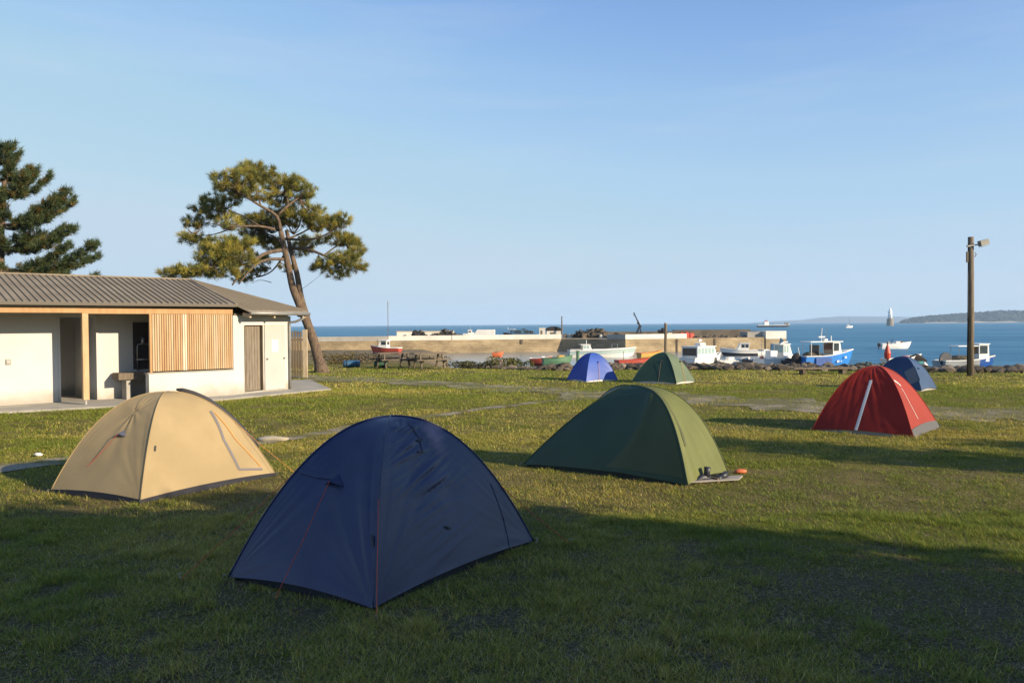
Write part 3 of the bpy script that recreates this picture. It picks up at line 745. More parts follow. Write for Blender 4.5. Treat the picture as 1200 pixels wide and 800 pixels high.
ebox(.425, .458, -.14, .012, .1, 2.078).frame(ep(1.152, -.14, .1), V_ * .033, Mn * .152, (0, 0, 1.978)).build('door_frame', M['greywood'], house, True)
pd = ebox(1.23, 2.11, .002, .035, .09, 2.10).build('panel_door', M['panel'], house, True)
ebox(1.52, 1.80, .036, .042, 1.25, 1.62).build('notice', mat('paper', (.80, .79, .74), .8), pd, True)
for tq in (1.28, 2.02): ebox(tq, tq + .05, .036, .075, 1.02, 1.07).build('handle', M['steel'], pd, True)
ebox(0.05, 2.3, -.16, .003, 2.362, 2.42).build('wall_plate', M['greywood'], house, True)
# back of the house
E = ep(2.36, 0, 0); back = -6.3
eb = E - Nn * 3.2
MB().prism([(E.x, E.y, ZF), (eb.x, eb.y, ZF), (eb.x + .2 * U.x, eb.y + .2 * U.y, ZF), (E.x + .02, E.y + .05, ZF)], (0, 0, 2.3)).build('wall', M['white'], house, True)
bl = bp_(-7, back, ZF); b2 = Vector((eb.x, eb.y, ZF))
MB().bar((bl.x, bl.y, 1.25), (b2.x, b2.y, 1.25), .2, 2.4).build('wall', M['white'], house, True)
# roof
RZ = 3.48; EZ = 2.63
Rd = bp_(3.80, -3.0, RZ); Rl = bp_(-8, -3.0, RZ); Al = bp_(-8, .13, EZ); A_ = bp_(3.96, .13, EZ)
B_ = atY(292, 366.3, 23.1); C_ = atY(361, 366.8, 25.4); B_.z = C_.z = 2.455
Bk1 = eb + Vector((U.x * .5, U.y * .5, 0)); Bk1.z = 2.45; Bkl = bp_(-8, -6.6, 2.6)
rm = MB(); T = .05
up = Vector((0, 0, T))
rm.prism([Rl, Al, A_, Rd], up); rm.prism([Rd, A_, B_], up); rm.prism([Rd, B_, C_], up); rm.prism([Rd, C_, Bk1], up); rm.prism([Rl, Rd, Bk1, Bkl], up)
s_ = -8.0
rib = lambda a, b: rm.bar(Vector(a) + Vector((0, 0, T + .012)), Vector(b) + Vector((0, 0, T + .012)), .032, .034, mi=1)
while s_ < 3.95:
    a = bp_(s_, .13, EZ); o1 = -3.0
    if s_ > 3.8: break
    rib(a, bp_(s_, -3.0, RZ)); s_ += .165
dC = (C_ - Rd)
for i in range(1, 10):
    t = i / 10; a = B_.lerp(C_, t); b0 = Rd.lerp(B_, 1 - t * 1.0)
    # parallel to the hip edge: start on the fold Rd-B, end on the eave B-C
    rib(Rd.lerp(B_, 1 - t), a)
rm.bar(Rl + up * 1.3, Rd + up * 1.3, .16, .05); rm.bar(Rd + up * 1.3, C_ + up * 1.3, .12, .05); rm.bar(Rd + up * 1.2, A_ + up * 1.2, .06, .04)
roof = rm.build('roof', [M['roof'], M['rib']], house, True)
fm = MB().bar(Al + Nn * .022 + Vector((0, 0, .012)), A_ + Nn * .022 + Vector((0, 0, .012)), .04, .07)
fm.build('fascia', M['fascia'], roof, True)
# soffit
MB().prism([bp_(-8, .08, 2.585), bp_(3.9, .08, 2.585), bp_(3.9, -1.4, 2.63), bp_(-8, -1.4, 2.63)], (0, 0, .02)).build('soffit', M['oldwood'], house, True)
gd = (C_ - B_).normalized()
MB().tube([B_ + Vector((0, 0, -.03)) + Mn * .05, C_ + Vector((0, 0, -.03)) + Mn * .05], .055, 10).build('gutter', M['zinc'], roof, True, smooth=True)
for tq in (.03, .42, .95):
    q = B_.lerp(C_, tq) - Mn * .3 + Vector((0, 0, -.06)); MB().bar(q, q + Mn * .28 - Vector((0, 0, .05)), .07, .11).build('rafter_tail', M['fencepale'], roof, True)
g0 = C_ + Vector((0, 0, -.08)) - gd * .25; e0 = ep(2.30, .05, 2.05)
MB().tube([g0, g0 + Vector((0, 0, -.10)), e0.lerp(g0, .45) + Vector((0, 0, -.02)), e0 + Vector((0, 0, .1)), e0 + Vector((0, 0, -.05)), Vector((e0.x, e0.y, .06))], .04, 10).build('downpipe', M['zinc'], house, True, smooth=True)

# ------------------------------------------------------------------ wooden fence behind the washhouse
fa = at(322, 444.5); fb = at(358, 442.3)
fence = empty('wooden_fence', (fb.x, fb.y, 0), 'wooden slat fence with a pale end post beside the washhouse', 'fence')
fd = (fb - fa); L_ = fd.length; fd.normalize(); fz = 1.90
sm = MB(); k = 0
while k * .115 < L_ - .12:
    a = fa + fd * (k * .115); sm.bar((a.x, a.y, .06), (a.x, a.y, fz - .04 - .03 * rs.random()), .075, .025, up=(fd.y, -fd.x, 0)); k += 1
sm.build('slats', M['fenceslat'], fence, True)
sd = Vector((-fd.y, fd.x, 0)) * .04
for z in (.45, 1.5): MB().bar(Vector((fa.x, fa.y, z)) + sd, Vector((fb.x, fb.y, z)) + sd, .06, .09).build('rail', M['fenceslat'], fence, True)
MB().box((fb.x, fb.y, fz / 2), (.17, .12, fz)).build('post', M['fencepale'], fence, True)

# ------------------------------------------------------------------ foliage helpers
def needles(P, D, n, ln, wd, spread=.9, rg=rng):
    """tufts of needle triangles at P pointing around D"""
    P = np.repeat(np.asarray(P), n, 0); D = np.repeat(np.asarray(D), n, 0); m = len(P)
    d = D + rg.normal(0, spread, (m, 3)); d /= np.linalg.norm(d, axis=1, keepdims=True) + 1e-9
    s = np.cross(d, rg.normal(0, 1, (m, 3))); s /= np.linalg.norm(s, axis=1, keepdims=True) + 1e-9
    L = ln * rg.uniform(.6, 1.15, (m, 1)); o = rg.normal(0, ln * .18, (m, 3))
    a = P + o; V = np.stack([a - s * wd, a + s * wd, a + d * L], 1).reshape(-1, 3)
    F = np.arange(m * 3).reshape(-1, 3)
    return V, F, m
def leaves(P, size, rg=rng):
    P = np.asarray(P); m = len(P)
    d = rg.normal(0, 1, (m, 3)); d /= np.linalg.norm(d, axis=1, keepdims=True); s = np.cross(d, rg.normal(0, 1, (m, 3))); s /= np.linalg.norm(s, axis=1, keepdims=True)
    L = size * rg.uniform(.6, 1.3, (m, 1)); V = np.stack([P - d * L * .5, P + s * L * .33, P + d * L * .5, P - s * L * .33], 1).reshape(-1, 3)
    return V, np.arange(m * 4).reshape(-1, 4), m
def tints(base, var, m, k, rg=rng, grp=None):
    base = np.asarray(base); t = base[None] * (1 + rg.normal(0, var, (m, 1))) * (1 + rg.normal(0, .06, (m, 3)))
    if grp is not None: t = t * grp
    return np.repeat(np.clip(t, .004, .9), k, 0)
LEAF = attr_mat('needle_foliage', .55, .22)

def limb(mb, pts, r0, r1, n=7):
    N = len(pts); P = []
    for i in range(N - 1):
        for t in (0, .34, .67):
            P.append(Vector(pts[i]).lerp(Vector(pts[i + 1]), t))
    P.append(Vector(pts[-1]))
    # smooth
    for _ in range(2):
        P = [P[0]] + [(P[i - 1] + P[i] * 2 + P[i + 1]) / 4 for i in range(1, len(P) - 1)] + [P[-1]]
    m = len(P) - 1
    mb.tube(P, [r0 + (r1 - r0) * i / m for i in range(m + 1)], n)
    return P

# ---- leaning maritime pine
PY = 35.0
def pp(px, py, dy=0.0): return atY(px, py, PY + dy)
pine_base = at(377, 436.5)
PY = pine_base.y
pine = empty('pine_tree', (pine_base.x, pine_base.y, -.02), 'tall leaning maritime pine with two trunks and an open yellow green crown', 'tree')
tm = MB()
b0 = Vector((pine_base.x, pine_base.y, -.1))
limb(tm, [b0, pp(372, 415), pp(366, 394), pp(357, 371), pp(349, 352, -.05), pp(343, 338, -.1), pp(339, 318, -.15), pp(333, 289, -.2), pp(329, 271, -.2)], .235, .11, 12)
limb(tm, [pp(363, 384), pp(357, 364, .05), pp(352, 346, .12), pp(348.5, 322, .2), pp(344, 306, .3), pp(340, 291, .4), pp(336, 270, .6)], .15, .085, 10)
tm.tube([b0 + Vector((0, 0, 0)), b0 + Vector((-.03, 0, .28)), b0 + Vector((-.06, 0, .6))], [.40, .30, .24], 12)
limbs = []
def L(pts, r0, r1): limbs.append(limb(tm, [pp(*q) for q in pts], r0 * .8, r1 * .8, 7))
L([(329, 271, -.2), (326, 252, -.3), (306, 242, -.8), (285, 228, -1.2), (271, 219, -1.5)], .11, .03)
L([(326, 252, -.3), (338, 240, -.2), (350, 232, 0), (361, 224, .3)], .085, .03)
L([(306, 242, -.8), (300, 224, -.4), (296, 208, 0)], .05, .02)
L([(338, 240, -.2), (334, 222, .4), (328, 206, .8)], .05, .02)
L([(340, 291, .3), (359, 291, .2), (380, 299, -.2), (401, 310, -.6), (416, 312, -.8)], .10, .03)
L([(380, 299, -.2), (394, 288, .6), (408, 282, 1.0)], .05, .02)
L([(334, 280, 0), (352, 281, -.4), (373, 280, -.9), (394, 268, -1.0), (401, 256, -1.0)], .08, .02)
L([(331, 293, -.2), (310, 296, -1.0), (292, 310, -1.8), (281, 322, -2.2), (272, 334, -2.4)], .11, .04)
L([(333, 304, -.2), (318, 303, -.8), (302, 307, -1.4), (288, 322, -2.0), (280, 333, -2.2)], .09, .03)
L([(292, 310, -1.8), (272, 310, -2.6), (250, 312, -3.0), (222, 320, -3.0)], .06, .02)
L([(327, 270, 0), (303, 264, -.8), (275, 266, -1.6), (248, 262, -1.8)], .08, .02)
L([(303, 264, -.8), (280, 250, .6), (258, 246, 1.2), (236, 246, 1.4)], .05, .02)
L([(275, 266, -1.6), (250, 276, -1.0), (226, 276, -.4)], .04, .015)
L([(331, 285, .4), (318, 275, 1.6), (300, 270, 2.6)], .07, .02)
L([(338, 280, .5), (356, 272, 1.8), (372, 262, 2.6)], .07, .02)
L([(332, 300, .2), (320, 318, 1.0), (305, 325, 1.8), (288, 326, 2.4)], .05, .015)
L([(318, 331, .4), (304, 327, .6), (296, 332, .7)], .02, .008)
L([(352, 340, .1), (366, 330, -.3), (376, 322, -.4)], .012, .006)
tm.build('trunk', M['bark'], pine, True, smooth=True)
pads = [  # px, py, rx, ry, depth, ry depth m, tufts
 (262, 214, 15, 9, -1.5, .8, 34), (284, 207, 22, 9, -1.1, .9, 50), (305, 203, 18, 11, -.4, .9, 44), (290, 198, 14, 7, .2, .7, 28), (322, 212, 22, 10, .3, 1.0, 52), (345, 216, 20, 9, .6, .9, 46),
 (358, 224, 13, 11, .4, .8, 34), (335, 232, 26, 10, .6, 1.2, 46), (300, 226, 26, 10, -.6, 1.0, 44), (262, 232, 22, 12, .5, .9, 44), (276, 222, 20, 8, -.9, .8, 34),
 (240, 242, 18, 10, 1.2, .8, 40), (254, 250, 22, 9, .4, .9, 36), (228, 262, 14, 8, .4, .7, 30), (222, 278, 12, 8, -.3, .6, 26), (236, 282, 13, 8, -.6, .7, 24), (270, 262, 20, 9, -1.0, 1.0, 34),
 (262, 290, 24, 12, -2.4, 1.0, 74), (276, 300, 24, 13, -2.4, 1.0, 80), (250, 302, 20, 13, -2.6, .9, 60), (284, 285, 17, 9, -2.0, .8, 38), (262, 316, 26, 10, -2.6, .9, 60), (240, 318, 16, 9, -2.9, .7, 34),
 (222, 318, 13, 7, -3.0, .6, 26), (200, 320, 12, 5, -3.0, .5, 18), (212, 324, 12, 5, -3.0, .5, 16),
 (300, 262, 24, 10, 1.6, 1.2, 70), (320, 258, 24, 10, 1.2, 1.2, 66), (345, 256, 22, 10, .8, 1.1, 56), (366, 250, 16, 10, .2, .9, 44), (372, 264, 18, 9, 1.6, 1.0, 44), (300, 278, 18, 9, 2.4, 1.0, 56), (318, 286, 16, 9, 2.2, 1.0, 50),
 (352, 292, 14, 8, 1.6, .9, 36), (366, 283, 16, 7, .8, .8, 30), (330, 244, 20, 8, 1.2, 1.0, 36),
 (388, 262, 14, 9, -.9, .8, 32), (400, 258, 10, 8, -1.0, .6, 22), (398, 280, 18, 9, .3, .9, 44), (412, 284, 13, 8, .9, .7, 30), (418, 296, 11, 6, .4, .6, 22), (404, 303, 18, 8, -.6, .8, 42), (388, 309, 17, 8, -.5, .8, 36), (416, 313, 13, 5, -.8, .6, 24), (397, 322, 13, 5, -.4, .6, 18),
 (374, 314, 9, 6, .2, .5, 14), (300, 318, 16, 7, 1.6, .9, 26), (286, 326, 14, 5, 2.2, .7, 16), (305, 305, 14, 6, .8, .7, 20), (335, 315, 8, 5, .6, .5, 8)]
cP = []; cD = []; cB = []; tw = MB()
allp = [p for lb in limbs for p in lb]
rr = random.Random(3)
sc_ = PY / FPX
for (px, py, rx, ry, dy, rdp, nt) in pads:
    c = pp(px, py, dy); br = rr.uniform(.8, 1.2)
    near = min(allp, key=lambda q: (q - c).length)
    for k in range(int(nt * 1.15)):
        while True:
            e = Vector((rr.uniform(-1, 1), rr.uniform(-1, 1), rr.uniform(-1, 1)))
            if e.length < 1 and (e.length > .35 or rr.random() < .3): break
        q = c + Vector((e.x * rx * sc_, e.y * rdp, e.z * ry * sc_))
        d = Vector((e.x * .6, e.y * .6, e.z * .35 + .65)) + (c - near).normalized() * .45
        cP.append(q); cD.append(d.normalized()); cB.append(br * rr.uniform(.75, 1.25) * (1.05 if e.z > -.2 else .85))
        if k % 4 == 0:
            m_ = near.lerp(q, .55) + Vector((rr.uniform(-.1, .1), rr.uniform(-.1, .1), -.08))
            tw.tube([near.lerp(c, .12), m_, q], [.022, .014, .007], 4, cap=False)
tw.build('twigs', M['bark'], pine, True, kind='stuff')
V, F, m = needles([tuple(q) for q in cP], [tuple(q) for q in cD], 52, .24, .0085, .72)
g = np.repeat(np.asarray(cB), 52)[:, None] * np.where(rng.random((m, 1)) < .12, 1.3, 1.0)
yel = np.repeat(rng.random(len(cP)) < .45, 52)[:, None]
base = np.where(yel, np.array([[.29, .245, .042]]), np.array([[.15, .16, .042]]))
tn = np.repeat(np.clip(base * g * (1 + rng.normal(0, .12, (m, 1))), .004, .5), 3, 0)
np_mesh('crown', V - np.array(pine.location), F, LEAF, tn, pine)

# ---- dark conifer behind the washhouse
cb = atY(2, 380, 31.0); cb.z = 0
con = empty('conifer_tree', cb, 'dark green conifer with tiered upswept branches behind the washhouse roof', 'tree')
tm = MB(); top = 9.25
limb(tm, [(cb.x, cb.y, -.1), (cb.x - .05, cb.y, 3), (cb.x + .0, cb.y, 6), (cb.x + .30, cb.y, 8.2), (cb.x + .40, cb.y, top)], .24, .03, 10)
cP = []; cD = []; cB = []
def branch(h, az, Ln, rise, dens=1.0):
    base = Vector((cb.x + .3 * max(0, (h - 6) / 2.5), cb.y, h)); d = Vector((math.cos(az), math.sin(az), 0)); P = []
    for i in range(7):
        t = i / 6; P.append(base + d * Ln * t + Vector((0, 0, rise * (t ** 2.0) - .10 * Ln * math.sin(math.pi * t) * .8)))
    limb(tm, P, .05 * (Ln / 3) + .015, .010, 5)
    for i in range(int(Ln * 33 * dens)):
        t = rr.uniform(.22, 1.0) ** .8; k = t * 6; a = P[min(int(k), 5)].lerp(P[min(int(k) + 1, 6)], k - int(k))
        wdt = .42 * (1 - t * .6) * min(1.4, Ln / 2.2) + .06; s_ = Vector((-d.y, d.x, 0))
        q = a + s_ * rr.uniform(-1, 1) * wdt + Vector((0, 0, rr.uniform(-.08, .16)))
        cP.append(q); cD.append((d * .55 + Vector((0, 0, .75)) + s_ * rr.uniform(-.4, .4)).normalized()); cB.append(rr.uniform(.7, 1.25))
for (h, Ln, rise, nb) in ((3.6, 3.6, .5, 7), (4.3, 3.9, .8, 7), (5.15, 2.9, .85, 7), (6.1, 2.7, 1.05, 7), (7.1, 1.7, 1.0, 6), (7.75, 1.2, .8, 5), (8.35, .65, .55, 5), (8.8, .3, .3, 4)):
    a0 = rr.uniform(.35, .75)
    for k in range(nb):
        branch(h + rr.uniform(-.1, .1), a0 + 2 * math.pi * k / nb + rr.uniform(-.15, .15), Ln * rr.uniform(.75, 1.0), rise * rr.uniform(.8, 1.15))
branch(4.25, R(-8), 4.1, 1.0, 1.1); branch(5.1, R(5), 2.8, .85, 1.1); branch(6.1, R(-5), 2.8, 1.15, 1.2); branch(7.15, R(-8), 1.5, 1.0, 1.3); branch(7.5, R(8), 1.2, .55, 1.2)
tm.build('trunk', M['bark'], con, True, smooth=True)
V, F, m = needles([tuple(q) for q in cP], [tuple(q) for q in cD], 34, .22, .011, .75)
g = np.repeat(np.asarray(cB), 34)[:, None]
yel = np.repeat(rng.random(len(cP)) < .12, 34)[:, None]
base = np.where(yel, np.array([[.15, .11, .03]]), np.array([[.062, .088, .032]]))
np_mesh('crown', V - np.array(con.location), F, LEAF, np.repeat(np.clip(base * g * (1 + rng.normal(0, .12, (m, 1))), .004, .5), 3, 0), con)

# ------------------------------------------------------------------ wooden lamp post on the right
pb = at(1137, 440.5); H_ = 5.2
lpst = empty('lamp_post', (pb.x, pb.y, -.03), 'tall weathered round wooden post with a floodlight on top', 'lamp post')
mb = MB().tube([(pb.x, pb.y, -.3), (pb.x + .01, pb.y, 2.5), (pb.x - .01, pb.y, H_)], [.122, .108, .100], 14)
pole_o = mb.build('pole', M['postwood'], lpst, True, smooth=True)
MB().tube([(pb.x - .135, pb.y - .02, .1), (pb.x - .12, pb.y - .03, 1.9), (pb.x - .13, pb.y - .05, 3.0), (pb.x - .118, pb.y - .03, 4.2), (pb.x - .12, pb.y - .02, 4.95)], .018, 6).build('cable', M['tapedark'], lpst, True, smooth=True)
MB().box((pb.x - .155, pb.y - .03, 4.45), (.06, .06, .40)).build('junction_box', M['greywood'], lpst, True)
MB().bar((pb.x - .14, pb.y - .13, 4.86), (pb.x + .34, pb.y - .13, 4.92), .03, .05).box((pb.x - .17, pb.y - .12, 4.85), (.10, .08, .06)).build('bracket', M['zinc'], lpst, True)
fl = MB().frame(Vector((pb.x + .26, pb.y - .25, 4.83)), (.30, 0, .08), (0, .22, 0), (-.05, 0, .20)).build('floodlight', M['zinc'], lpst, True)
MB().frame(Vector((pb.x + .28, pb.y - .24, 4.815)), (.26, 0, .07), (0, .20, 0), (.004, 0, -.012)).build('lens', M['glasspale'], fl, True)
MB().tube([(pb.x + .12, pb.y - .03, 4.45), (pb.x + .17, pb.y - .06, 4.55), (pb.x + .13, pb.y - .03, 4.62)], .018, 6).build('hook', M['steel'], lpst, True)
# ------------------------------------------------------------------ jetty
WALLTOP = -.68; PARTOP = .17
def wall_run(name, A, B, thick, z0, z1, m, parent):
    """vertical wall slab from A to B, thickness away from the viewer"""
    A, B = Vector((A.x, A.y, 0)), Vector((B.x, B.y, 0)); d = (B - A); s = Vector((-d.y, d.x, 0)).normalized() * thick
    return MB().frame(Vector((A.x, A.y, z0)), d, s, (0, 0, z1 - z0)).build(name, m, parent, True)
J0 = atY(300, 400, 135); J1 = atY(658, 400, 147); J2 = atY(733, 400, 139); J3 = atY(897, 398, 150); J4 = atY(921, 398, 151)
jet = empty('harbour_jetty', (J1.x, J1.y, SEA), 'long stone harbour jetty with a whitewashed parapet and a square white end', 'jetty')
poly = [J0, J1, J2, J3, J4, J4 + Vector((2, 14, 0)), J3 + Vector((0, 15, 0)), J0 + Vector((-3, 17, 0))]
MB().prism([(q.x, q.y, -6) for q in poly], (0, 0, 6 + WALLTOP)).build('wall', M['stone'], jet, True)
J0b = atY(447, 400, 135 + 12 * (447 - 300) / 358)
def back_(A, o): return A + Vector((0, o, 0))
def parap(A, B, m, z1=PARTOP, th=.5, name='parapet', o=.12): return wall_run(name, back_(A, o), back_(B, o), th, WALLTOP + .004, z1, m, jet)
def mixp(A, B, t): return A.lerp(B, t)
tq = (447 - 300) / 358
parap(J0, mixp(J0, J1, tq), M['parapetgrey'], PARTOP - .05)
parap(mixp(J0, J1, tq + .002), mixp(J0, J1, .62), M['parapet'], PARTOP - .02); parap(mixp(J0, J1, .622), J1, M['parapet'])
parap(mixp(J1, J2, .72), J2, M['parapetgrey'], PARTOP); parap(J2, mixp(J2, J3, .42), M['parapet'])
# back sea wall to the right, dark block and white end
SW0 = atY(690, 395, 158); SW1 = atY(893, 395, 161)
wall_run('sea_wall', SW0, SW1, .9, WALLTOP, .47, M['stonedark'], jet)
wall_run('sea_wall', atY(790, 395, 161.6), atY(880, 395, 164), .9, WALLTOP, .70, M['stonedark'], jet)
e3 = J3 + Vector((.0, -.25, 0)); e4 = J4 + Vector((0, -.25, 0))
wall_run('end_block', e3, e4, 6, -6, -1.0, M['stone'], jet); wall_run('end_block', e3, e4, 6, -.998, .48, M['parapet'], jet)
MB().frame(Vector((J3.x - 3.2, J3.y + .6, WALLTOP)), (3.1, .4, 0), (0, 5, 0), (0, 0, 1.0)).build('end_step', M['parapetgrey'], jet, True)
for tt in (.35, .62):
    q = mixp(J2, J3, tt) - Vector((0, .12, 0)); MB().box((q.x, q.y, -2.0), (.25, .2, 2.4)).build('fender', M['oldwood'], jet, True)
q = mixp(J0, J1, .86) - Vector((0, .14, 0)); MB().box((q.x, q.y, -1.1), (.4, .2, .7)).build('drain', M['oldwood'], jet, True)

def deckpt(px, dY=6.0):
    t = None
    Yj = np.interp(px, [300, 658, 733, 897], [135, 147, 139, 150]) + dY
    q = atY(px, 395, Yj); return Vector((q.x, q.y, WALLTOP))
SCL = 145 / FPX
# long low white shed
a = deckpt(465, 5); b = deckpt(531, 5)
sh = empty('long_shed', (a.x, a.y, WALLTOP), 'long low flat white shed standing on the jetty', 'shed')
MB().frame(a, b - a, (0, 2.5, 0), (0, 0, 1.55)).build('wall', M['parapet'], sh, True)
MB().frame(a + Vector((-.1, -.1, 1.552)), (b - a) + Vector((.2, 0, 0)), (0, 2.7, 0), (0, 0, .10)).build('roof', M['concrete'], sh, True)
MB().frame(a + (b - a) * .62 + Vector((0, -.02, 0)), (b - a) * .28, (0, .015, 0), (0, 0, 1.3)).build('door', M['fencepale'], sh, True)
def net_pile(px, wpx, hpx, label, m='net', seed=1, dY=4.0, dp=.8):
    q = deckpt(px, dY); w = wpx * SCL / 2; h = hpx * SCL
    base = WALLTOP
    mb = MB().lump((q.x, q.y, base), (w * .92, w * dp * .9, h * .78), seed, .40, 3, 2.2, flat=0)
    r2 = random.Random(seed)
    for k in range(int(16 + w * 9)):
        a = r2.uniform(-1, 1); hh = h * math.sqrt(max(.05, 1 - a * a)) * r2.uniform(.25, .98); s_ = r2.uniform(.10, .30)
        p_ = (q.x + a * w * .95, q.y - w * dp * r2.uniform(.0, .85) * math.sqrt(max(.05, 1 - (hh / h) ** 2)), base + max(.12, hh))
        if k % 2: mb.box(p_, (s_ * 2.2, s_ * 1.6, s_ * 1.3), mi=1 + (k % 3 == 0), rz=r2.uniform(0, 3))
        else: mb.lump(p_, (s_ * 1.6, s_ * 1.3, s_), seed + k, .5, 1, 2, mi=k % 3)
    return tag(mb.build('net_heap', [M[m], M['netbrown'], M['net']]), label, 'net heap', 'fishing nets heaped on the jetty')
net_pile(491, 22, 12, 'black rounded net heap in front of the long white shed', 'net', 3, 3.2)
net_pile(524, 25, 12.5, 'black net heap at the right end of the long white shed', 'net', 4, 3.4)
net_pile(617, 26, 12, 'dark bluish net heap on the jetty left of two small white huts', 'net', 6, 4)
net_pile(697, 40, 12.5, 'wide brown heap of nets and gear above the shadowed jetty wall', 'netbrown', 8, 12)
net_pile(680, 18, 10, 'low dark net heap at the left foot of the wide brown heap', 'net', 9, 11)
net_pile(762, 24, 6, 'low black net heap right of the hydraulic crane', 'net', 10, 6)
net_pile(777, 10, 15, 'tall narrow dark net heap beside the mooring pole', 'net', 12, 6)
net_pile(722, 8, 7, 'small dark net heap near the corner of the white parapet', 'net', 13, 8)
# small white huts
def hut(px, wpx, hpx, label, roofm, arch=False, dY=4.0):
    q = deckpt(px, dY); w = wpx * SCL; h = hpx * SCL
    e = empty('quay_hut', q, label, 'hut', 'small huts on the jetty')
    MB().box((q.x, q.y + 1, WALLTOP + h / 2), (w, 2, h)).build('wall', M['parapet'], e, True)
    if arch:
        pr = [(q.x + w * .60 * math.cos(t), q.y - .1, WALLTOP + h + .02 + w * .30 * math.sin(t)) for t in np.linspace(0, math.pi, 10)]
        MB().prism(pr, (0, 2.3, 0)).build('roof', roofm, e, True)
    else:
        MB().box((q.x, q.y + 1, WALLTOP + h + .06), (w + .15, 2.15, .11)).build('roof', roofm, e, True)
    MB().box((q.x - w * .12, q.y - .015, WALLTOP + h * .4), (w * .3, .03, h * .8)).build('door', M['greywood'], e, True)
hut(635.5, 7.5, 12.5, 'narrow white hut with a flat white top on the jetty', M['parapet'])
hut(649, 17, 9.5, 'white hut with a dark rounded roof beside the jetty lamp pole', M['net'], True)
# pole on the jetty
q = deckpt(658.5, 3)
pl = empty('jetty_pole', q, 'thin grey pole standing at the corner of the jetty', 'pole')
MB().tube([(q.x, q.y, WALLTOP), (q.x, q.y, 3.4)], [.16, .10], 8).build('pole', M['greywood'], pl, True)
MB().box((q.x, q.y, 3.45), (.30, .30, .14)).build('lamp', M['zinc'], pl, True)
# crane
q = deckpt(745, 7)
cr = empty('hydraulic_crane', q, 'black hydraulic crane with a raised lattice boom on the jetty', 'crane')
k_ = SCL
MB().box((q.x, q.y, WALLTOP + .55), (1.9, 1.4, .7)).build('base', M['boatdark'], cr, True)
MB().bar(q + Vector((.1, 0, .8)), q + Vector((.75, 0, 2.35)), .30, .35).bar(q + Vector((1.0, 0, .8)), q + Vector((.75, 0, 2.2)), .2, .2).build('mast', M['boatdark'], cr, True)
bm_ = MB().bar(q + Vector((1.05, 0, 2.1)), q + Vector((.25, 0, 2.9)), .25, .25).bar(q + Vector((.75, 0, 2.3)), q + Vector((-.35, 0, 4.75)), .14, .20)
bm_.tube([q + Vector((1.05, 0, 2.1)), q + Vector((.4, 0, 3.4))], .05, 6); bm_.build('boom', M['boatdark'], cr, True)
MB().tube([q + Vector((-.35, 0, 4.75)), q + Vector((-.36, 0, 4.0))], .03, 5).build('hook', M['boatdark'], cr, True)
# red crates of gear
for k, (px, dy, hh) in enumerate(((794, 0, 4.5), (799, .4, 5.5), (804.5, .1, 5.8), (810, .3, 5))):
    q = deckpt(px, 4 + dy); s_ = 5.2 * SCL
    e = tag(MB().box((q.x, q.y, WALLTOP + hh * SCL / 2), (s_ * .94, s_, hh * SCL), rz=.1 * k).lump((q.x, q.y, WALLTOP + hh * SCL), (s_ * .45, s_ * .45, .18), k, .4, 2).build('gear_crate', M['redplastic']),
            ['red gear crate beside the end of the white parapet, lowest of the four', 'red gear crate second from the white parapet', 'red gear crate third from the white parapet, tallest of the four', 'red gear crate farthest from the white parapet'][k], 'crate', 'red crates on the jetty')
rb = MB(); r2 = random.Random(4)
for k in range(60):
    px = r2.uniform(815, 890); q = deckpt(px, r2.uniform(2, 7)); rb.lump((q.x, q.y, WALLTOP + .1), (r2.uniform(.2, .6), .4, r2.uniform(.15, .45)), k, .4, 1)
tag(rb.build('rubble', M['boulder']), 'loose stones strewn along the foot of the sea wall on the jetty', 'rubble', kind='stuff')
# small boulders in front of the left parapet
for k, px in enumerate((366, 384, 398, 411, 420, 431, 443)):
    q = atY(px, 400, 137 + (px - 300) / 30 - .9); pass

def crates(px0, px1, n_, dY, seed):
    r2 = random.Random(seed)
    for k in range(n_):
        px = px0 + (px1 - px0) * (k + r2.random() * .6) / n_; q = deckpt(px, dY + r2.uniform(-.6, .6)); s_ = r2.uniform(.55, 1.1); h_ = r2.uniform(.35, 1.0)
        c_ = ('boatgrey', 'parapet', 'deckbrown', 'netblue', 'boatdark', 'oldwood')[r2.randrange(6)]
        o = MB().box((q.x, q.y, WALLTOP + h_ / 2), (s_, s_ * .8, h_), rz=r2.uniform(-.4, .4)).box((q.x, q.y, WALLTOP + h_ + .03), (s_ * 1.08, s_ * .88, .05), rz=0).build('gear_box', M[c_])
        tag(o, 'small gear box among the fishing clutter on the jetty', 'box', 'gear boxes on the jetty')
crates(662, 718, 11, 10, 3); crates(575, 606, 6, 3, 4); crates(536, 546, 3, 3, 5); crates(748, 790, 7, 4, 6)
def van(px, label, m, rz, Ln=4.6, H_=1.9, dY=3.5):
    q = deckpt(px, dY); t = empty('parked_van', q, label, 'van', 'vehicles on the jetty', rz)
    mb = MB().prism([(-Ln / 2, -.85, .35), (Ln / 2, -.85, .35), (Ln / 2, -.85, .95), (Ln / 2 - .75, -.85, 1.1), (Ln / 2 - 1.25, -.85, H_), (-Ln / 2, -.85, H_)], (0, 1.7, 0)); mb.build('body', M[m], t)
    MB().box((.7, -.855, H_ - .42), (.9, .03, .45)).build('window', M['glass'], t); MB().box((-.9, -.855, H_ - .42), (1.2, .03, .45)).build('window', M['glass'], t)
    for x in (-Ln / 2 + .8, Ln / 2 - .85):
        for y in (-.8, .8): MB().tube([(x, y - .1, .32), (x, y + .1, .32)], .32, 12).build('wheel', M['black'], t)
van(612, 'dark blue van parked on the jetty beside the bluish net heap', 'netblue', R(6), 4.2, 1.75, 2.6)
van(566, 'white van parked on the jetty right of the long white shed', 'boatwhite', R(176), 4.4, 1.8, 3.2)

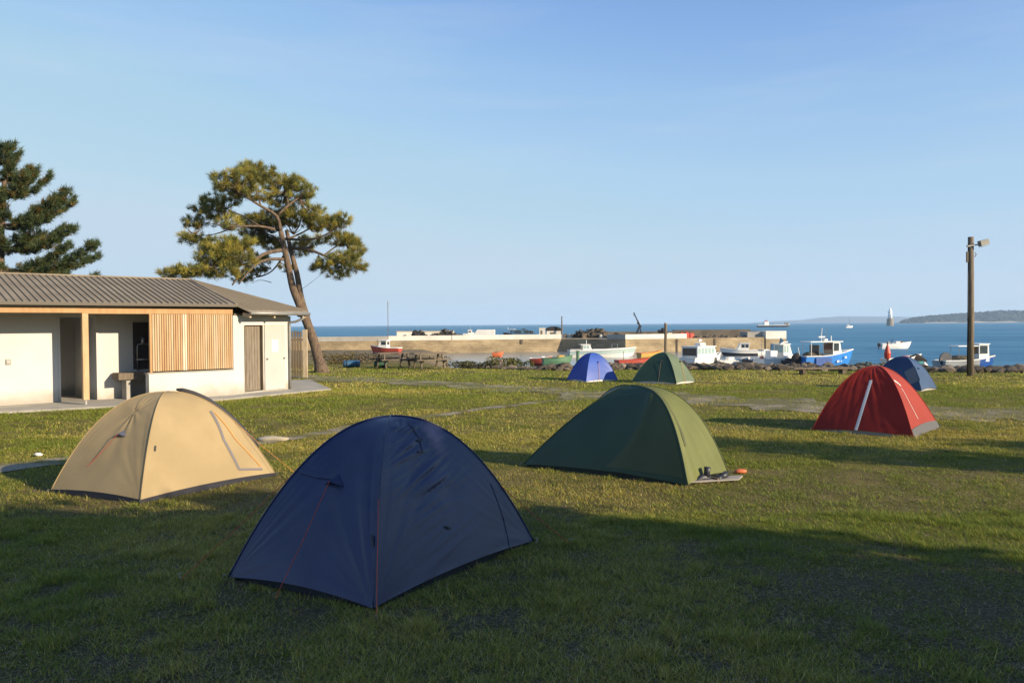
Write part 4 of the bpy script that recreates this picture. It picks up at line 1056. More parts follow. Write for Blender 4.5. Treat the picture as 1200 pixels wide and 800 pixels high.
# ------------------------------------------------------------------ boats
def hull_mesh(Ln, B, D, ns=14, bow=.55, draft=.35, sheer=.5, stern=.85, flare=.78):
    st = []
    for i in range(ns + 1):
        t = i / ns; x = -Ln / 2 + Ln * t
        if t < .45: b = B / 2 * (stern + (1 - stern) * math.sin(t / .45 * math.pi / 2))
        else: b = B / 2 * max(0.012, 1 - ((t - .45) / .55) ** 2.3)
        z = D * (1 + sheer * max(0, (t - .25) / .75) ** 1.8)
        xr = x + bow * D * max(0, (t - .7) / .3) ** 1.5
        st.append((x, xr, b, z, t))
    return st
def boat(name, label, px, py, heading, Ln, B, D, hullm, parts, group='boats in the harbour', rim='boatwhite', deckm='deckbrown', z=SEA, sheer=.5, stripe=None, dist=None, drop=.22, bow=.55, stern=.85, bowm=None):
    pos = at(px, py, z) if dist is None else atY(px, py, dist)
    pos.z = z
    e = empty(name, pos, label, 'boat', group, R(heading))
    st = hull_mesh(Ln, B, D, sheer=sheer, bow=bow, stern=stern)
    vs = []; fs = []; n_ = 7
    for x, xr, b, zz, t in st:
        kz = -.4 + (.75 * D) * max(0, (t - .8) / .2) ** 2
        vs += [(xr, b, zz), (x + (xr - x) * .5, b * .93, zz * .45), (x, b * .74, -.05 + .3 * max(0, kz + .4)), (x, 0, kz), (x, -b * .74, -.05 + .3 * max(0, kz + .4)), (x + (xr - x) * .5, -b * .93, zz * .45), (xr, -b, zz)]
    for i in range(len(st) - 1):
        for k in range(n_ - 1): a = i * n_ + k; fs.append((a, a + 1, a + n_ + 1, a + n_))
    fs.append(tuple(range(n_)))
    mb = MB().add(vs, fs); hm = [M[hullm]]
    if stripe:
        hm.append(M[stripe]); mb.mi = [1 if (j < (len(st) - 1) * 6 and (j % 6) in (1, 4, 2, 3)) else 0 for j in range(len(fs))]
    if bowm: hm.append(M[bowm]); mb.mi = [len(hm) - 1 if j < (len(st) - 1) * 6 and j // 6 >= 9 else m_ for j, m_ in enumerate(mb.mi)]
    hu = mb.build('hull', hm, e, smooth=False)
    # deck and gunwale
    dv = []; df = []
    for x, xr, b, zz, t in st: dv += [(xr, b - .05, zz - drop), (xr, -(b - .05), zz - drop)]
    for i in range(len(st) - 1): a = i * 2; df.append((a + 1, a, a + 2, a + 3)); 
    MB().add([(x_, max(abs(y_), .003) * (1 if y_ > 0 else -1), z_) for x_, y_, z_ in dv], [tuple(reversed(f)) for f in df]).build('deck', M[deckm], e)
    g = MB()
    g.tube([(xr, b, zz) for x, xr, b, zz, t in st], .010 * Ln, 5); g.tube([(xr, -b, zz) for x, xr, b, zz, t in st], .010 * Ln, 5); g.bar((st[0][1], -st[0][2], st[0][3]), (st[0][1], st[0][2], st[0][3]), .1, .1)
    g.build('gunwale', M[rim], e)
    for p_ in parts:
        k_ = p_[0]
        if k_ == 'cabin':      # x0,x1,width,z0,z1,mat, roof overhang front/back, glass, rake
            _, x0, x1, w, z0, z1, m_, ov, glass = p_[:9]; rake = p_[9] if len(p_) > 9 else .25
            c = MB(); zt = z1
            poly = [(x0, -w / 2, z0), (x1, -w / 2, z0), (x1 - rake, -w / 2, zt), (x0, -w / 2, zt)]
            ca = c.prism(poly, (0, w, 0)).build('cabin', M[m_], e)
            MB().frame((x0 - ov[0], -w / 2 - .1, zt + .003), (x1 - rake - x0 + ov[0] + ov[1], 0, 0), (0, w + .2, 0), (0, 0, .09)).build('roof', M[m_], ca)
            nw = max(1, int((x1 - x0) / .75)); zw0 = z0 + (zt - z0) * .45; zw1 = zt - .12; ww = (x1 - rake - x0 - .12) / nw
            for sy in (-1, 1):
                for q_ in range(nw):
                    MB().frame((x0 + .08 + q_ * ww, sy * (w / 2) - .012, zw0), (ww - .10, 0, 0), (0, .024, 0), (0, 0, zw1 - zw0)).build('window', M[glass], ca)
            for (xx0, xx1, side) in ((x0, x0, -1),):
                MB().frame((x0 - .012, -w / 2 + .15, zw0 - (.3 if ov[0] > .4 else 0)), (.024, 0, 0), (0, w - .3, 0), (0, 0, zw1 - zw0 + (.3 if ov[0] > .4 else 0))).build('window', M[glass], ca)
            fr = (zw0 - z0) / (zt - z0); f2 = (zw1 - z0) / (zt - z0)
            MB().add([(x1 - rake * fr + .012, -w / 2 + .12, zw0), (x1 - rake * fr + .012, w / 2 - .12, zw0), (x1 - rake * f2 + .012, w / 2 - .12, zw1), (x1 - rake * f2 + .012, -w / 2 + .12, zw1),
                      (x1 - rake * fr - .03, -w / 2 + .12, zw0), (x1 - rake * fr - .03, w / 2 - .12, zw0), (x1 - rake * f2 - .03, w / 2 - .12, zw1), (x1 - rake * f2 - .03, -w / 2 + .12, zw1)],
                     [(0, 1, 2, 3), (7, 6, 5, 4), (0, 4, 5, 1), (2, 6, 7, 3), (1, 5, 6, 2), (0, 3, 7, 4)]).build('windscreen', M[glass], ca)
        elif k_ == 'box': MB().frame((p_[1] - p_[4] / 2, p_[2] - p_[5] / 2, p_[3]), (p_[4], 0, 0), (0, p_[5], 0), (0, 0, p_[6])).build(p_[8], M[p_[7]], e)
        elif k_ == 'rod': MB().tube([Vector(q_) for q_ in p_[1]], p_[2], 6).build(p_[4], M[p_[3]], e)
        elif k_ == 'lump': MB().lump(p_[1], p_[2], p_[5] if len(p_) > 5 else 3, .35, 2).build(p_[4], M[p_[3]], e)
        elif k_ == 'disc': MB().tube([Vector(p_[1]) - Vector((0, .08, 0)), Vector(p_[1]) + Vector((0, .08, 0))], p_[2], 14).build(p_[4], M[p_[3]], e)
        elif k_ == 'rails':
            r_ = MB(); x0, x1, w, z0, z1 = p_[1:6]
            for sy in (-1, 1):
                r_.tube([(x0, sy * w / 2, z1), (x1, sy * w / 2 * .75, z1 + .1)], .025, 5)
                for q_ in range(4): xx = x0 + (x1 - x0) * q_ / 3; r_.tube([(xx, sy * w / 2 * (1 - .25 * q_ / 3), z0), (xx, sy * w / 2 * (1 - .25 * q_ / 3), z1 + .1 * q_ / 3)], .02, 5)
            r_.build('railing', M['steel'], e)
        elif k_ == 'motor':
            MB().frame((-Ln / 2 - .42, -.18, D * .55), (.36, 0, 0), (0, .36, 0), (0, 0, .62)).tube([(-Ln / 2 - .25, 0, D * .6), (-Ln / 2 - .28, 0, -.35)], .09, 6).build('outboard_motor', M['boatdark'], e)
    return e
# blue fishing boat
boat('fishing_boat', 'bright blue fishing boat with a white wheelhouse and long white canopy', 966, 430.5, 17, 6.3, 2.5, 1.32, 'boatblue', [
    ('cabin', .5, 1.75, 1.7, 1.05, 2.85, 'boatwhite', (3.0, .35), 'glass', .35),
    ('box', -1.3, 0, .8, .10, 1.6, 1.75, 'boatdark', 'bulkhead'), ('lump', (-1.6, 0, 1.35), (1.2, .9, .45), 'netbrown', 'net'),
    ('box', -1.05, -1.25, .38, 2.0, .05, .80, 'boatdeep', 'side_panel'),
    ('rod', [(-2.3, -.75, .9), (-2.3, -.75, 2.75)], .04, 'boatwhite', 'canopy_post'), ('rod', [(-2.3, .75, .9), (-2.3, .75, 2.75)], .04, 'boatwhite', 'canopy_post'),
    ('rod', [(-.4, 0, 2.85), (-.4, 0, 3.55), (-.3, 0, 4.4)], .035, 'boatwhite', 'mast'), ('box', -.4, 0, 3.35, .8, .25, .14, 'boatwhite', 'radar'), ('rod', [(.6, .4, 2.8), (.6, .4, 4.4)], .015, 'steel', 'aerial'),
    ('rod', [(1.15, .3, 2.8), (1.15, .3, 3.55)], .05, 'boatwhite', 'aerial'), ('box', .1, 0, 2.85, .4, .4, .35, 'boatwhite', 'roof_hatch'),
    ('rod', [(-3.1, .1, 1.0), (-3.3, .2, 2.3)], .03, 'steel', 'stern_post'), ('lump', (-3.5, .2, 1.0), (.6, .5, .65), 'net', 'net', 7), ('box', 2.0, -1.02, 1.05, .26, .10, .2, 'boatwhite', 'hull_mark'), ('box', .85, -1.2, .62, .3, .06, .22, 'boatwhite', 'hull_mark'), ('box', 1.3, -1.16, .66, .12, .06, .14, 'boatwhite', 'hull_mark')],
    stripe=None, sheer=.5)
# grey and blue workboat behind the lamp post
boat('fishing_boat', 'grey and blue workboat with a white wheelhouse, partly behind the lamp post', 1131, 431, 12, 6.6, 2.4, .85, 'boatgrey', [
    ('cabin', 1.05, 2.35, 1.6, .7, 2.55, 'boatwhite', (.1, .1), 'glass', .10), ('box', -.2, 0, 2.35, 2.6, 1.5, .09, 'boatwhite', 'canopy'), ('rod', [(-1.3, -.6, .8), (-1.3, -.6, 2.4)], .03, 'steel', 'canopy_post'), ('rod', [(-1.3, .6, .8), (-1.3, .6, 2.4)], .03, 'steel', 'canopy_post'),
    ('lump', (-.6, 0, 1.0), (1.3, .9, .4), 'netbrown', 'net'), ('disc', (-2.9, -.5, 1.0), .75, 'boatdark', 'hauler_wheel'), ('rod', [(.6, 0, 2.4), (.6, 0, 4.2)], .03, 'greywood', 'mast'),
    ('rails', 1.5, 3.1, 1.5, .9, 1.25), ('lump', (-2.6, .1, .95), (.5, .5, .45), 'boatgrey', 'winch')], deckm='boatgrey', bowm='boatdeep')
# white cruiser with dark windows
boat('cabin_cruiser', 'white cabin cruiser with dark stern windows, right of the dark green tent', 824, 428, 42, 6.4, 2.6, .95, 'boatwhite', [
    ('cabin', -2.7, 1.3, 2.2, .8, 2.25, 'boatwhite', (.1, .2), 'glasspale', .5), ('box', -2.74, 0, 1.25, .03, 1.9, .85, 'glass', 'stern_window'),
    ('box', -.6, 0, 2.4, 1.0, .8, .3, 'boatwhite', 'hatch'), ('rod', [(-.9, -.3, 2.4), (-1.3, -.3, 3.1)], .06, 'boatwhite', 'mast'), ('rod', [(-.5, .2, 2.4), (-.3, .2, 3.2)], .05, 'boatred', 'flag_pole'), ('lump', (-.5, .1, 3.0), (.35, .2, .15), 'boatwhite', 'liferaft')], deckm='boatwhite')
boat('cabin_boat', 'small white cabin boat with a dark lower hull, afloat near the jetty', 867, 416.5, 172, 5.2, 2.0, .80, 'boatwhite', [
    ('cabin', -1.3, .6, 1.4, .75, 1.85, 'boatwhite', (.2, .1), 'glass', .6), ('rod', [(-.2, 0, 1.9), (.4, 0, 3.1)], .05, 'fencepale', 'mast'), ('rails', .8, 2.3, 1.3, .9, 1.2), ('box', -2.2, 0, .6, .7, 1.2, .3, 'boatwhite', 'engine_box')], stripe='boatdark', deckm='boatwhite')
boat('open_boat', 'low open white boat lying behind the rocks beside the white cruiser', 858, 427.5, 20, 4.4, 1.7, .60, 'boatwhite', [('box', -.3, 0, .4, .8, .6, .55, 'boatwhite', 'console'), ('motor',), ('box', .9, 0, .35, .25, 1.3, .2, 'boatwhite', 'bench')], deckm='boatwhite')
boat('console_boat', 'white boat with an arched white wheelhouse, between the rocks and the jetty end', 911, 428.5, 24, 5.6, 2.3, .85, 'boatwhite', [
    ('cabin', .2, 1.7, 1.6, .8, 2.5, 'boatwhite', (.3, .1), 'glasspale', .6), ('box', -.9, 0, .8, 1.0, .9, 1.0, 'boatwhite', 'console'), ('rod', [(-.3, -.8, 2.5), (.1, -.8, 2.75), (.8, -.8, 2.8)], .08, 'boatwhite', 'roof_arch'), ('rod', [(-2.3, 0, .8), (-2.4, 0, 2.7)], .03, 'steel', 'flag_pole')], deckm='boatwhite')
boat('inflatable_boat', 'dark grey inflatable boat with outboard, left of the blue fishing boat', 927, 429, 160, 3.4, 1.6, .55, 'boatdark', [('motor',), ('lump', (.2, 0, .55), (.6, .5, .4), 'net', 'gear'), ('lump', (-.9, .1, .6), (.35, .3, .3), 'redplastic', 'fuel_tank')], rim='boatdark', deckm='boatgrey')
boat('inflatable_boat', 'black inflatable boat half hidden by the rocks, left of the arched white wheelhouse', 888, 428.5, 150, 3.2, 1.6, .5, 'boatdark', [('motor',), ('lump', (.3, 0, .55), (.5, .45, .4), 'boatgrey', 'gear'), ('lump', (-.5, 0, .7), (.25, .25, .5), 'redplastic', 'buoy')], rim='boatdark', deckm='boatgrey')
tb = at(907, 418, SEA); tb.y += 8
q = Vector((tb.x, tb.y, SEA))
# blue sail cover propped on a post
sp_ = atY(911, 405, 118)
e = empty('blue_tarpaulin', (sp_.x, sp_.y, SEA), 'blue tarpaulin draped over a frame in front of the white jetty end', 'tarpaulin')
MB().prism([(sp_.x - 1.0, sp_.y, -2.3), (sp_.x + .9, sp_.y, -2.2), (sp_.x + .95, sp_.y, -.6), (sp_.x + .55, sp_.y, -.2), (sp_.x + .3, sp_.y, -1.1), (sp_.x - .9, sp_.y, -1.0)], (0, .3, 0)).build('cover', M['netblue'], e, True)
for k in (-.8, .6): MB().tube([(sp_.x + k, sp_.y + .1, SEA - .3), (sp_.x + k, sp_.y + .1, -1.3)], .05, 6).build('leg', M['steel'], e, True)
boat('dinghy', 'small white dinghy on the stones with a blue cover, right of the white cruiser', 879, 427, 200, 2.9, 1.3, .5, 'boatwhite', [('box', -.2, 0, .25, .22, 1.1, .1, 'fencepale', 'bench'), ('motor',), ('lump', (.5, 0, .5), (.4, .35, .2), 'netblue', 'cover')], deckm='boatwhite')
boat('dinghy', 'small white dinghy afloat between the cabin boat and the jetty end', 893, 416, 10, 3.2, 1.4, .6, 'boatwhite', [('box', -.2, 0, .3, .22, 1.1, .1, 'fencepale', 'bench'), ('box', .5, 0, .4, .7, .7, .5, 'boatwhite', 'console')], deckm='boatwhite')
boat('tender', 'grey tender on the stones at the stern of the blue fishing boat', 941, 429.5, 30, 2.6, 1.2, .5, 'boatgrey', [('box', -.2, 0, .25, .2, 1.0, .1, 'fencepale', 'bench'), ('lump', (-.5, 0, .6), (.4, .3, .35), 'net', 'gear')], deckm='boatgrey')
# long turquoise boat behind the blue tent
boat('long_boat', 'long pale turquoise boat with a small white cabin, behind the bright blue tent', 704, 418.5, 6, 9.8, 2.6, 1.05, 'boatturq', [
    ('cabin', -2.9, -1.4, 1.7, .9, 1.9, 'boatwhite', (.3, .1), 'glasspale', .4), ('rod', [(-2.2, 0, 1.9), (-2.2, 0, 2.6)], .05, 'boatwhite', 'mast'), ('box', -4.0, -.3, .6, 1.6, 1.2, .7, 'boatgrey', 'engine_cover'), ('box', 0, 0, .8, 2.6, 1.6, .45, 'boatwhite', 'hatch'), ('rod', [(1.5, -.6, .9), (1.6, -.6, 2.0), (2.4, -.6, 2.0), (2.5, -.6, .9)], .05, 'steel', 'gantry')], stripe='boatwhite', deckm='boatwhite', sheer=.35)
boat('dinghy', 'orange red open dinghy on the shore between the two small tents', 742, 427, 18, 4.0, 1.6, .50, 'boatred', [('box', -.4, 0, .25, .22, 1.3, .12, 'fencepale', 'bench'), ('box', .8, 0, .25, .22, 1.0, .12, 'fencepale', 'bench'), ('rod', [(-1.2, 0, .3), (-1.2, 0, 1.5)], .03, 'boatdark', 'oar')], rim='boatred', z=-2.5)
boat('dinghy', 'yellow dinghy lying just beyond the orange red one', 761, 419, 24, 3.4, 1.5, .65, 'boatyellow', [('box', -.3, 0, .3, .22, 1.2, .12, 'fencepale', 'bench'), ('box', .6, 0, .3, .22, 1.0, .12, 'fencepale', 'bench')], rim='orange', z=-2.7)
boat('dinghy', 'green dinghy on the stones left of the bright blue tent', 652, 426, 10, 3.0, 1.4, .6, 'boatgreen', [('box', -.3, 0, .3, .22, 1.2, .12, 'fencepale', 'bench'), ('lump', (.5, 0, .7), (.5, .4, .25), 'boatyellow', 'cover')], rim='boatgreen', z=-2.2)
boat('dinghy', 'small red dinghy on the stones left of the green one', 633, 425, -14, 2.2, 1.2, .5, 'boatred', [('box', -.1, 0, .25, .2, 1.0, .1, 'fencepale', 'bench'), ('lump', (.3, 0, .5), (.35, .35, .25), 'boatwhite', 'fender')], rim='boatwhite', z=-2.2)
boat('kayak', 'orange kayak drawn up at the water edge beyond the bushes', 583, 415.5, 8, 1.5, .6, .3, 'orange', [('box', .0, 0, .2, .8, .45, .18, 'boatdark', 'cockpit')], rim='orange', z=-2.3, deckm='boatyellow')
boat('fishing_boat', 'small red and white fishing boat aground on the sand with a tall mast', 453, 415.5, 168, 3.1, 1.4, .55, 'boatred', [
    ('cabin', -.2, .85, 1.0, .5, 1.35, 'boatwhite', (.1, .1), 'glass', .3), ('rod', [(-.2, 0, 1.3), (-.2, 0, 5.6)], .03, 'greywood', 'mast'), ('box', -.9, 0, .35, .7, .9, .25, 'boatwhite', 'engine_box'), ('rod', [(1.0, 0, .7), (1.0, 0, 1.5)], .03, 'steel', 'aerial')], rim='boatwhite', deckm='boatwhite', dist=86, z=float(ground_z(-13.5, 86)) + .12)
boat('motor_boat', 'white open motor boat afloat alone on the bay', 1048, 408.5, 6, 5.7, 2.1, .95, 'boatwhite', [('motor',), ('rod', [(-.9, -.5, 1.1), (-.6, -.5, 1.7), (-.4, .5, 1.7)], .04, 'boatdark', 'screen_frame'), ('box', .5, 0, .9, .8, 1.0, .5, 'boatwhite', 'console'), ('lump', (1.2, 0, 1.2), (.5, .4, .25), 'deckbrown', 'gear'), ('lump', (-1.2, 0, 1.1), (.4, .4, .35), 'boatgrey', 'gear')], deckm='boatwhite', sheer=.35)
bq_ = deckpt(551, 3.5)
boat('cabin_boat', 'small white boat laid up on the jetty left of the white van', 551, 390, 4, 2.6, 1.3, .7, 'boatwhite', [('cabin', -.4, .5, .9, .6, 1.25, 'boatwhite', (.1, .1), 'glass', .2), ('rod', [(0, 0, 1.3), (0, 0, 1.9)], .03, 'steel', 'mast')], deckm='boatwhite', dist=bq_.y, z=WALLTOP + .4)
bq_ = deckpt(600, 4)
boat('cabin_boat', 'small dark hulled boat with a white cabin laid up on the jetty', 600, 390, 170, 2.8, 1.3, .6, 'boatdark', [('cabin', -.5, .4, .9, .5, 1.35, 'boatwhite', (.1, .1), 'glass', .2), ('rod', [(.6, 0, .6), (.8, 0, 1.8)], .04, 'boatwhite', 'mast')], deckm='boatgrey', dist=bq_.y, z=WALLTOP + .4)
# yacht far out
yb = at(995, 384.0, SEA)
boat('sailing_yacht', 'tiny white sailing yacht with bare mast far out on the bay', 995, 384.0, 20, 7.5, 2.4, 1.2, 'boatwhite', [('cabin', -1.6, 1.0, 1.6, 1.0, 1.8, 'boatwhite', (.1, .1), 'glass', .6), ('rod', [(.4, 0, 1.2), (.4, 0, 8.8)], .16, 'zinc', 'mast'), ('rod', [(.3, 0, 2.4), (-2.8, 0, 2.4)], .22, 'boatwhite', 'boom')], group=None, deckm='boatwhite')
# barge
boat('barge', 'long dark barge with a small red and white wheelhouse far out at sea', 906, 383.3, 3, 36, 6, 2.2, 'boatdark', [('box', -8, 0, 2.0, 5, 4, 4.2, 'boatwhite', 'wheelhouse'), ('box', -8, 0, 6.2, 2.5, 2, 1.2, 'boatred', 'funnel'), ('box', 4, 0, 1.8, 16, 4, .9, 'netbrown', 'cargo'), ('box', 15, 0, 2.6, 3, 3, 2.2, 'deckbrown', 'bow_house'), ('rod', [(-8, 0, 6), (-8, 0, 9.5)], .15, 'steel', 'mast')], group=None, deckm='deckbrown', sheer=.25)

# ------------------------------------------------------------------ lighthouse
lb_ = at(1043, 381.6, SEA); k_ = lb_.y / FPX
lh = empty('lighthouse', (lb_.x, lb_.y, SEA), 'white lighthouse tower on a brown stone base standing in the sea', 'lighthouse')
MB().lathe([(4.1 * k_, -3), (4.0 * k_, 0), (3.5 * k_, 7.6 * k_), (3.7 * k_, 7.7 * k_), (3.7 * k_, 8.2 * k_)], lb_, 20).build('base', M['sandstone'], lh, True)
MB().lathe([(2.5 * k_, 8.2 * k_), (1.9 * k_, 16 * k_)], lb_, 20).build('tower', M['lighthouse'], lh, True, smooth=True)
MB().lathe([(2.7 * k_, 16 * k_), (2.7 * k_, 16.8 * k_)], lb_, 20).build('gallery', M['lighthouse'], lh, True)
lt = MB().lathe([(1.4 * k_, 16.8 * k_), (1.4 * k_, 19 * k_), (1.5 * k_, 19.1 * k_)], lb_, 14).build('lantern', M['lighthouse'], lh, True)
MB().lathe([(1.5 * k_, 19.1 * k_), (.8 * k_, 20.3 * k_), (.2 * k_, 21.4 * k_)], lb_, 14).build('dome', M['lighthouse'], lt, True)
for zz in (10, 13): MB().box((lb_.x - .2 * k_, lb_.y - 2.2 * k_, SEA + zz * k_), (.6 * k_, .6 * k_, 1.0 * k_)).build('window', M['glass'], lh, True)

# ------------------------------------------------------------------ headland and far hills
def hills(name, label, prof, Y0, depth, m, seed, rough):
    V = []; N = 160; D_ = 26
    xs_ = np.linspace(prof[0][0], prof[-1][0], N)
    for j in range(D_ + 1):
        v = j / D_
        for i, px in enumerate(xs_):
            h = np.interp(px, [p_[0] for p_ in prof], [p_[1] for p_ in prof]) / FPX * Y0
            q = atY(px, 380, Y0); X_ = q.x
            prof_v = math.sin(min(1, v * 1.6) * math.pi / 2) if v < .7 else math.cos((v - .7) / .3 * math.pi / 2)
            nzv = mnoise.fractal(Vector((X_ * rough, v * depth * rough, seed)), 1.0, 2.0, 5)
            z = SEA - 1 + h * prof_v * (1 + .10 * nzv) + nzv * .05 * h * (v > .05)
            V.append((X_ * (1 + v * depth / Y0), Y0 + v * depth, z))
    i = np.arange((D_ + 1) * N).reshape(D_ + 1, N)
    F = np.stack([i[:-1, :-1].ravel(), i[:-1, 1:].ravel(), i[1:, 1:].ravel(), i[1:, :-1].ravel()], 1)
    o = np_mesh(name, V, F, m, smooth=True); tag(o, label, 'hills', kind='structure'); return o
hills('headland', 'dark wooded headland on the right of the bay', [(1050, 0), (1056, 3), (1070, 6.5), (1090, 9), (1115, 11), (1140, 12.5), (1160, 14), (1172, 15), (1200, 14.5), (1260, 15), (1400, 13), (1500, 4)], 2700, 500, M['hillnear'], 3, .012)
hills('far_hills', 'pale blue hills far across the bay', [(875, 0), (900, 2.2), (940, 4), (965, 7), (985, 8.2), (1010, 8), (1040, 7.5), (1060, 6.5), (1100, 5), (1160, 3), (1250, 2)], 7500, 1500, M['hillfar'], 8, .0016)
# tree line on the headland
P_ = []; r2 = np.random.default_rng(5)
for k in range(2600):
    px = r2.uniform(1056, 1300); h = np.interp(px, [1050, 1056, 1070, 1090, 1115, 1140, 1160, 1172, 1200, 1300], [0, 3, 6.5, 9, 11, 12.5, 14, 15, 14.5, 15]) / FPX * 2700
    vv = r2.uniform(.05, .68); q = atY(px, 380, 2700)
    P_.append((q.x * (1 + vv * 500 / 2700), 2700 + vv * 500, SEA - 1 + h * math.sin(min(1, vv * 1.6) * math.pi / 2) + r2.uniform(-1, 2.5)))
V, F, m = leaves(np.asarray(P_), 9.0, r2)
tr_ = np_mesh('far_woods', V, F, LEAF, tints((.018, .027, .014), .25, m, 4, r2)); tag(tr_, 'dark woods covering the headland', 'woods', kind='stuff')
bq = [atY(px, 380, 2690) for px in np.linspace(1085, 1400, 60)]
mb = MB(); vs = []; fs = []
for i, q in enumerate(bq):
    w_ = 6 * max(0, mnoise.noise(Vector((i * .3, 0, 2))) + .35); vs += [(q.x, q.y - 6, SEA - .5), (q.x, q.y + 14, SEA + 1.2 + w_)]
    if i: a = (i - 1) * 2; fs.append((a, a + 2, a + 3, a + 1))
tag(mb.add(vs, fs).build('far_beach', mat('far_beach_sand', (.36, .32, .25), .95)), 'pale strip of beach below the headland', 'beach', kind='structure')

# ------------------------------------------------------------------ rocks, scrub and gear along the shore
r3 = random.Random(11)
rock = MB(); big = []
for k in range(2400):
    X_ = r3.uniform(-2.5, 34); e_ = float(edgeY(X_)); y_ = e_ + .25 + abs(r3.gauss(0, 1.6))
    px_ = proj((X_, y_, 0))[0]
    if px_ < 590 and r3.random() < .8: continue
    s_ = r3.uniform(.05, .20) * (1.2 if px_ > 780 else 1.0)
    hump = .30 * math.exp(-((y_ - e_ - 1.3) / 1.1) ** 2) * (1.0 if px_ > 640 else .6)
    z_ = max(float(ground_z(X_, y_)), -.35) + hump * r3.uniform(.2, 1.0)
    rock.lump((X_, y_, z_), (s_ * r3.uniform(.9, 1.7), s_ * r3.uniform(.8, 1.3), s_ * r3.uniform(.55, .9)), k, .5, 1, 1.2, mi=r3.choice((0, 0, 1, 2)))
rmats = [M['boulder'], mat('boulder_pale', (.25, .20, .15), .95, (.12, .10, .075), 2.5, .9, 12), mat('boulder_dark', (.05, .042, .032), .95, (.10, .08, .055), 2.5, .9, 12)]
tag(rock.build('shore_rubble', rmats), 'bank of dark loose rocks along the shore edge of the lawn', 'rubble', kind='stuff')
for k in range(34):
    X_ = r3.uniform(1.5, 22); e_ = float(edgeY(X_)); y_ = e_ + r3.uniform(.5, 1.6); s_ = r3.uniform(.20, .36)
    o = MB().lump((X_, y_, float(ground_z(X_, y_)) + s_ * .35), (s_ * 1.3, s_, s_ * .75), 200 + k, .5, 2, 1.1).build('boulder', rmats[k % 3])
    tag(o, 'rough brown boulder in the rock bank along the shore', 'boulder', 'boulders in the shore bank')
# scrub
def bush(px, py, w, h, label, base=(.11, .105, .025), n_=900, size=.12, seed=1, cat='bush', group='bushes on the shore bank'):
    q = at(px, py, -.05); rg = np.random.default_rng(seed)
    t = empty('shore_bush', (q.x, q.y, -.1), label, cat, group)
    lob = [(rg.uniform(-.8, .8) * w / 2, rg.uniform(-.5, .5) * w * .4, rg.uniform(.25, .75) * h, rg.uniform(.18, .34) * w) for _ in range(7)]
    P = []
    for _ in range(n_):
        l_ = lob[rg.integers(7)]; e = rg.normal(0, 1, 3); e /= np.linalg.norm(e); r_ = l_[3] * rg.uniform(.6, 1.05)
        P.append((l_[0] + e[0] * r_, l_[1] + e[1] * r_, max(.02, l_[2] * 1.0 + e[2] * min(r_, h * .4))))
    V, F, m = leaves(np.asarray(P), size, rg)
    np_mesh('foliage', V, F, LEAF, tints(base, .28, m, 4, rg), t)
    mb = MB()
    for _ in range(6): l_ = lob[rg.integers(7)]; mb.tube([(l_[0] * .3, l_[1] * .3, -.05), (l_[0], l_[1], l_[2])], .015, 5)
    mb.build('stem', M['bark'], t, kind='stuff')
bush(583, 432.5, 1.6, .62, 'yellow green bush at the left end of the rock bank', (.12, .11, .025), 1100, .09, 1)
bush(607, 431.5, 1.4, .50, 'dull green bush next to the first stones of the rock bank', (.09, .10, .025), 900, .09, 2)
bush(560, 432.5, 1.5, .40, 'low olive scrub left of the yellow green bush', (.075, .075, .028), 800, .08, 3)
bush(534, 431.0, 1.8, .34, 'low dark scrub beside the picnic tables', (.06, .062, .03), 800, .08, 4)
bush(425, 424.5, 3.4, .5, 'brown dry scrub behind the small blue bundle', (.12, .09, .045), 1000, .10, 5)
bush(390, 425.0, 2.6, .7, 'yellowish dry bush right of the leaning pine', (.14, .11, .035), 900, .10, 6)
bush(470, 421, 4.2, .22, 'dry brown scrub behind the first picnic table', (.11, .085, .045), 1000, .10, 7)
bush(1022, 430.5, 1.6, .30, 'low brown scrub behind the small dark blue tent', (.09, .075, .03), 600, .08, 8)

# ------------------------------------------------------------------ picnic tables, bundles, bench
def picnic(px, py, Ln, rz, label, m):
    q = at(px, py, 0); t = empty('picnic_table', q, label, 'picnic table', 'picnic tables near the shore', rz)
    top = MB()
    for k in range(4): top.box((0, -.30 + k * .2, .72), (Ln, .18, .05))
    top.build('table_top', M[m], t)
    for sy in (-1, 1):
        b = MB()
        for k in range(2): b.box((0, sy * (.66 + k * .14), .43), (Ln, .13, .05))
        b.build('bench', M[m], t)
    for sx in (-1, 1):
        x = sx * (Ln / 2 - .3)
        MB().bar((x, -.28, .69), (x, -.62, 0), .10, .06, up=(1, 0, 0)).build('leg', M[m], t); MB().bar((x, .28, .69), (x, .62, 0), .10, .06, up=(1, 0, 0)).build('leg', M[m], t)
        MB().bar((x + .06, -.85, .37), (x + .06, .85, .37), .05, .09).build('crossbar', M[m], t)
picnic(461, 431.0, 1.8, R(30), 'weathered dark picnic table behind the small green bundle', 'oldwood')
picnic(503, 431.5, 1.7, R(24), 'weathered brown picnic table with splayed legs, near the low dark scrub', 'postwood')
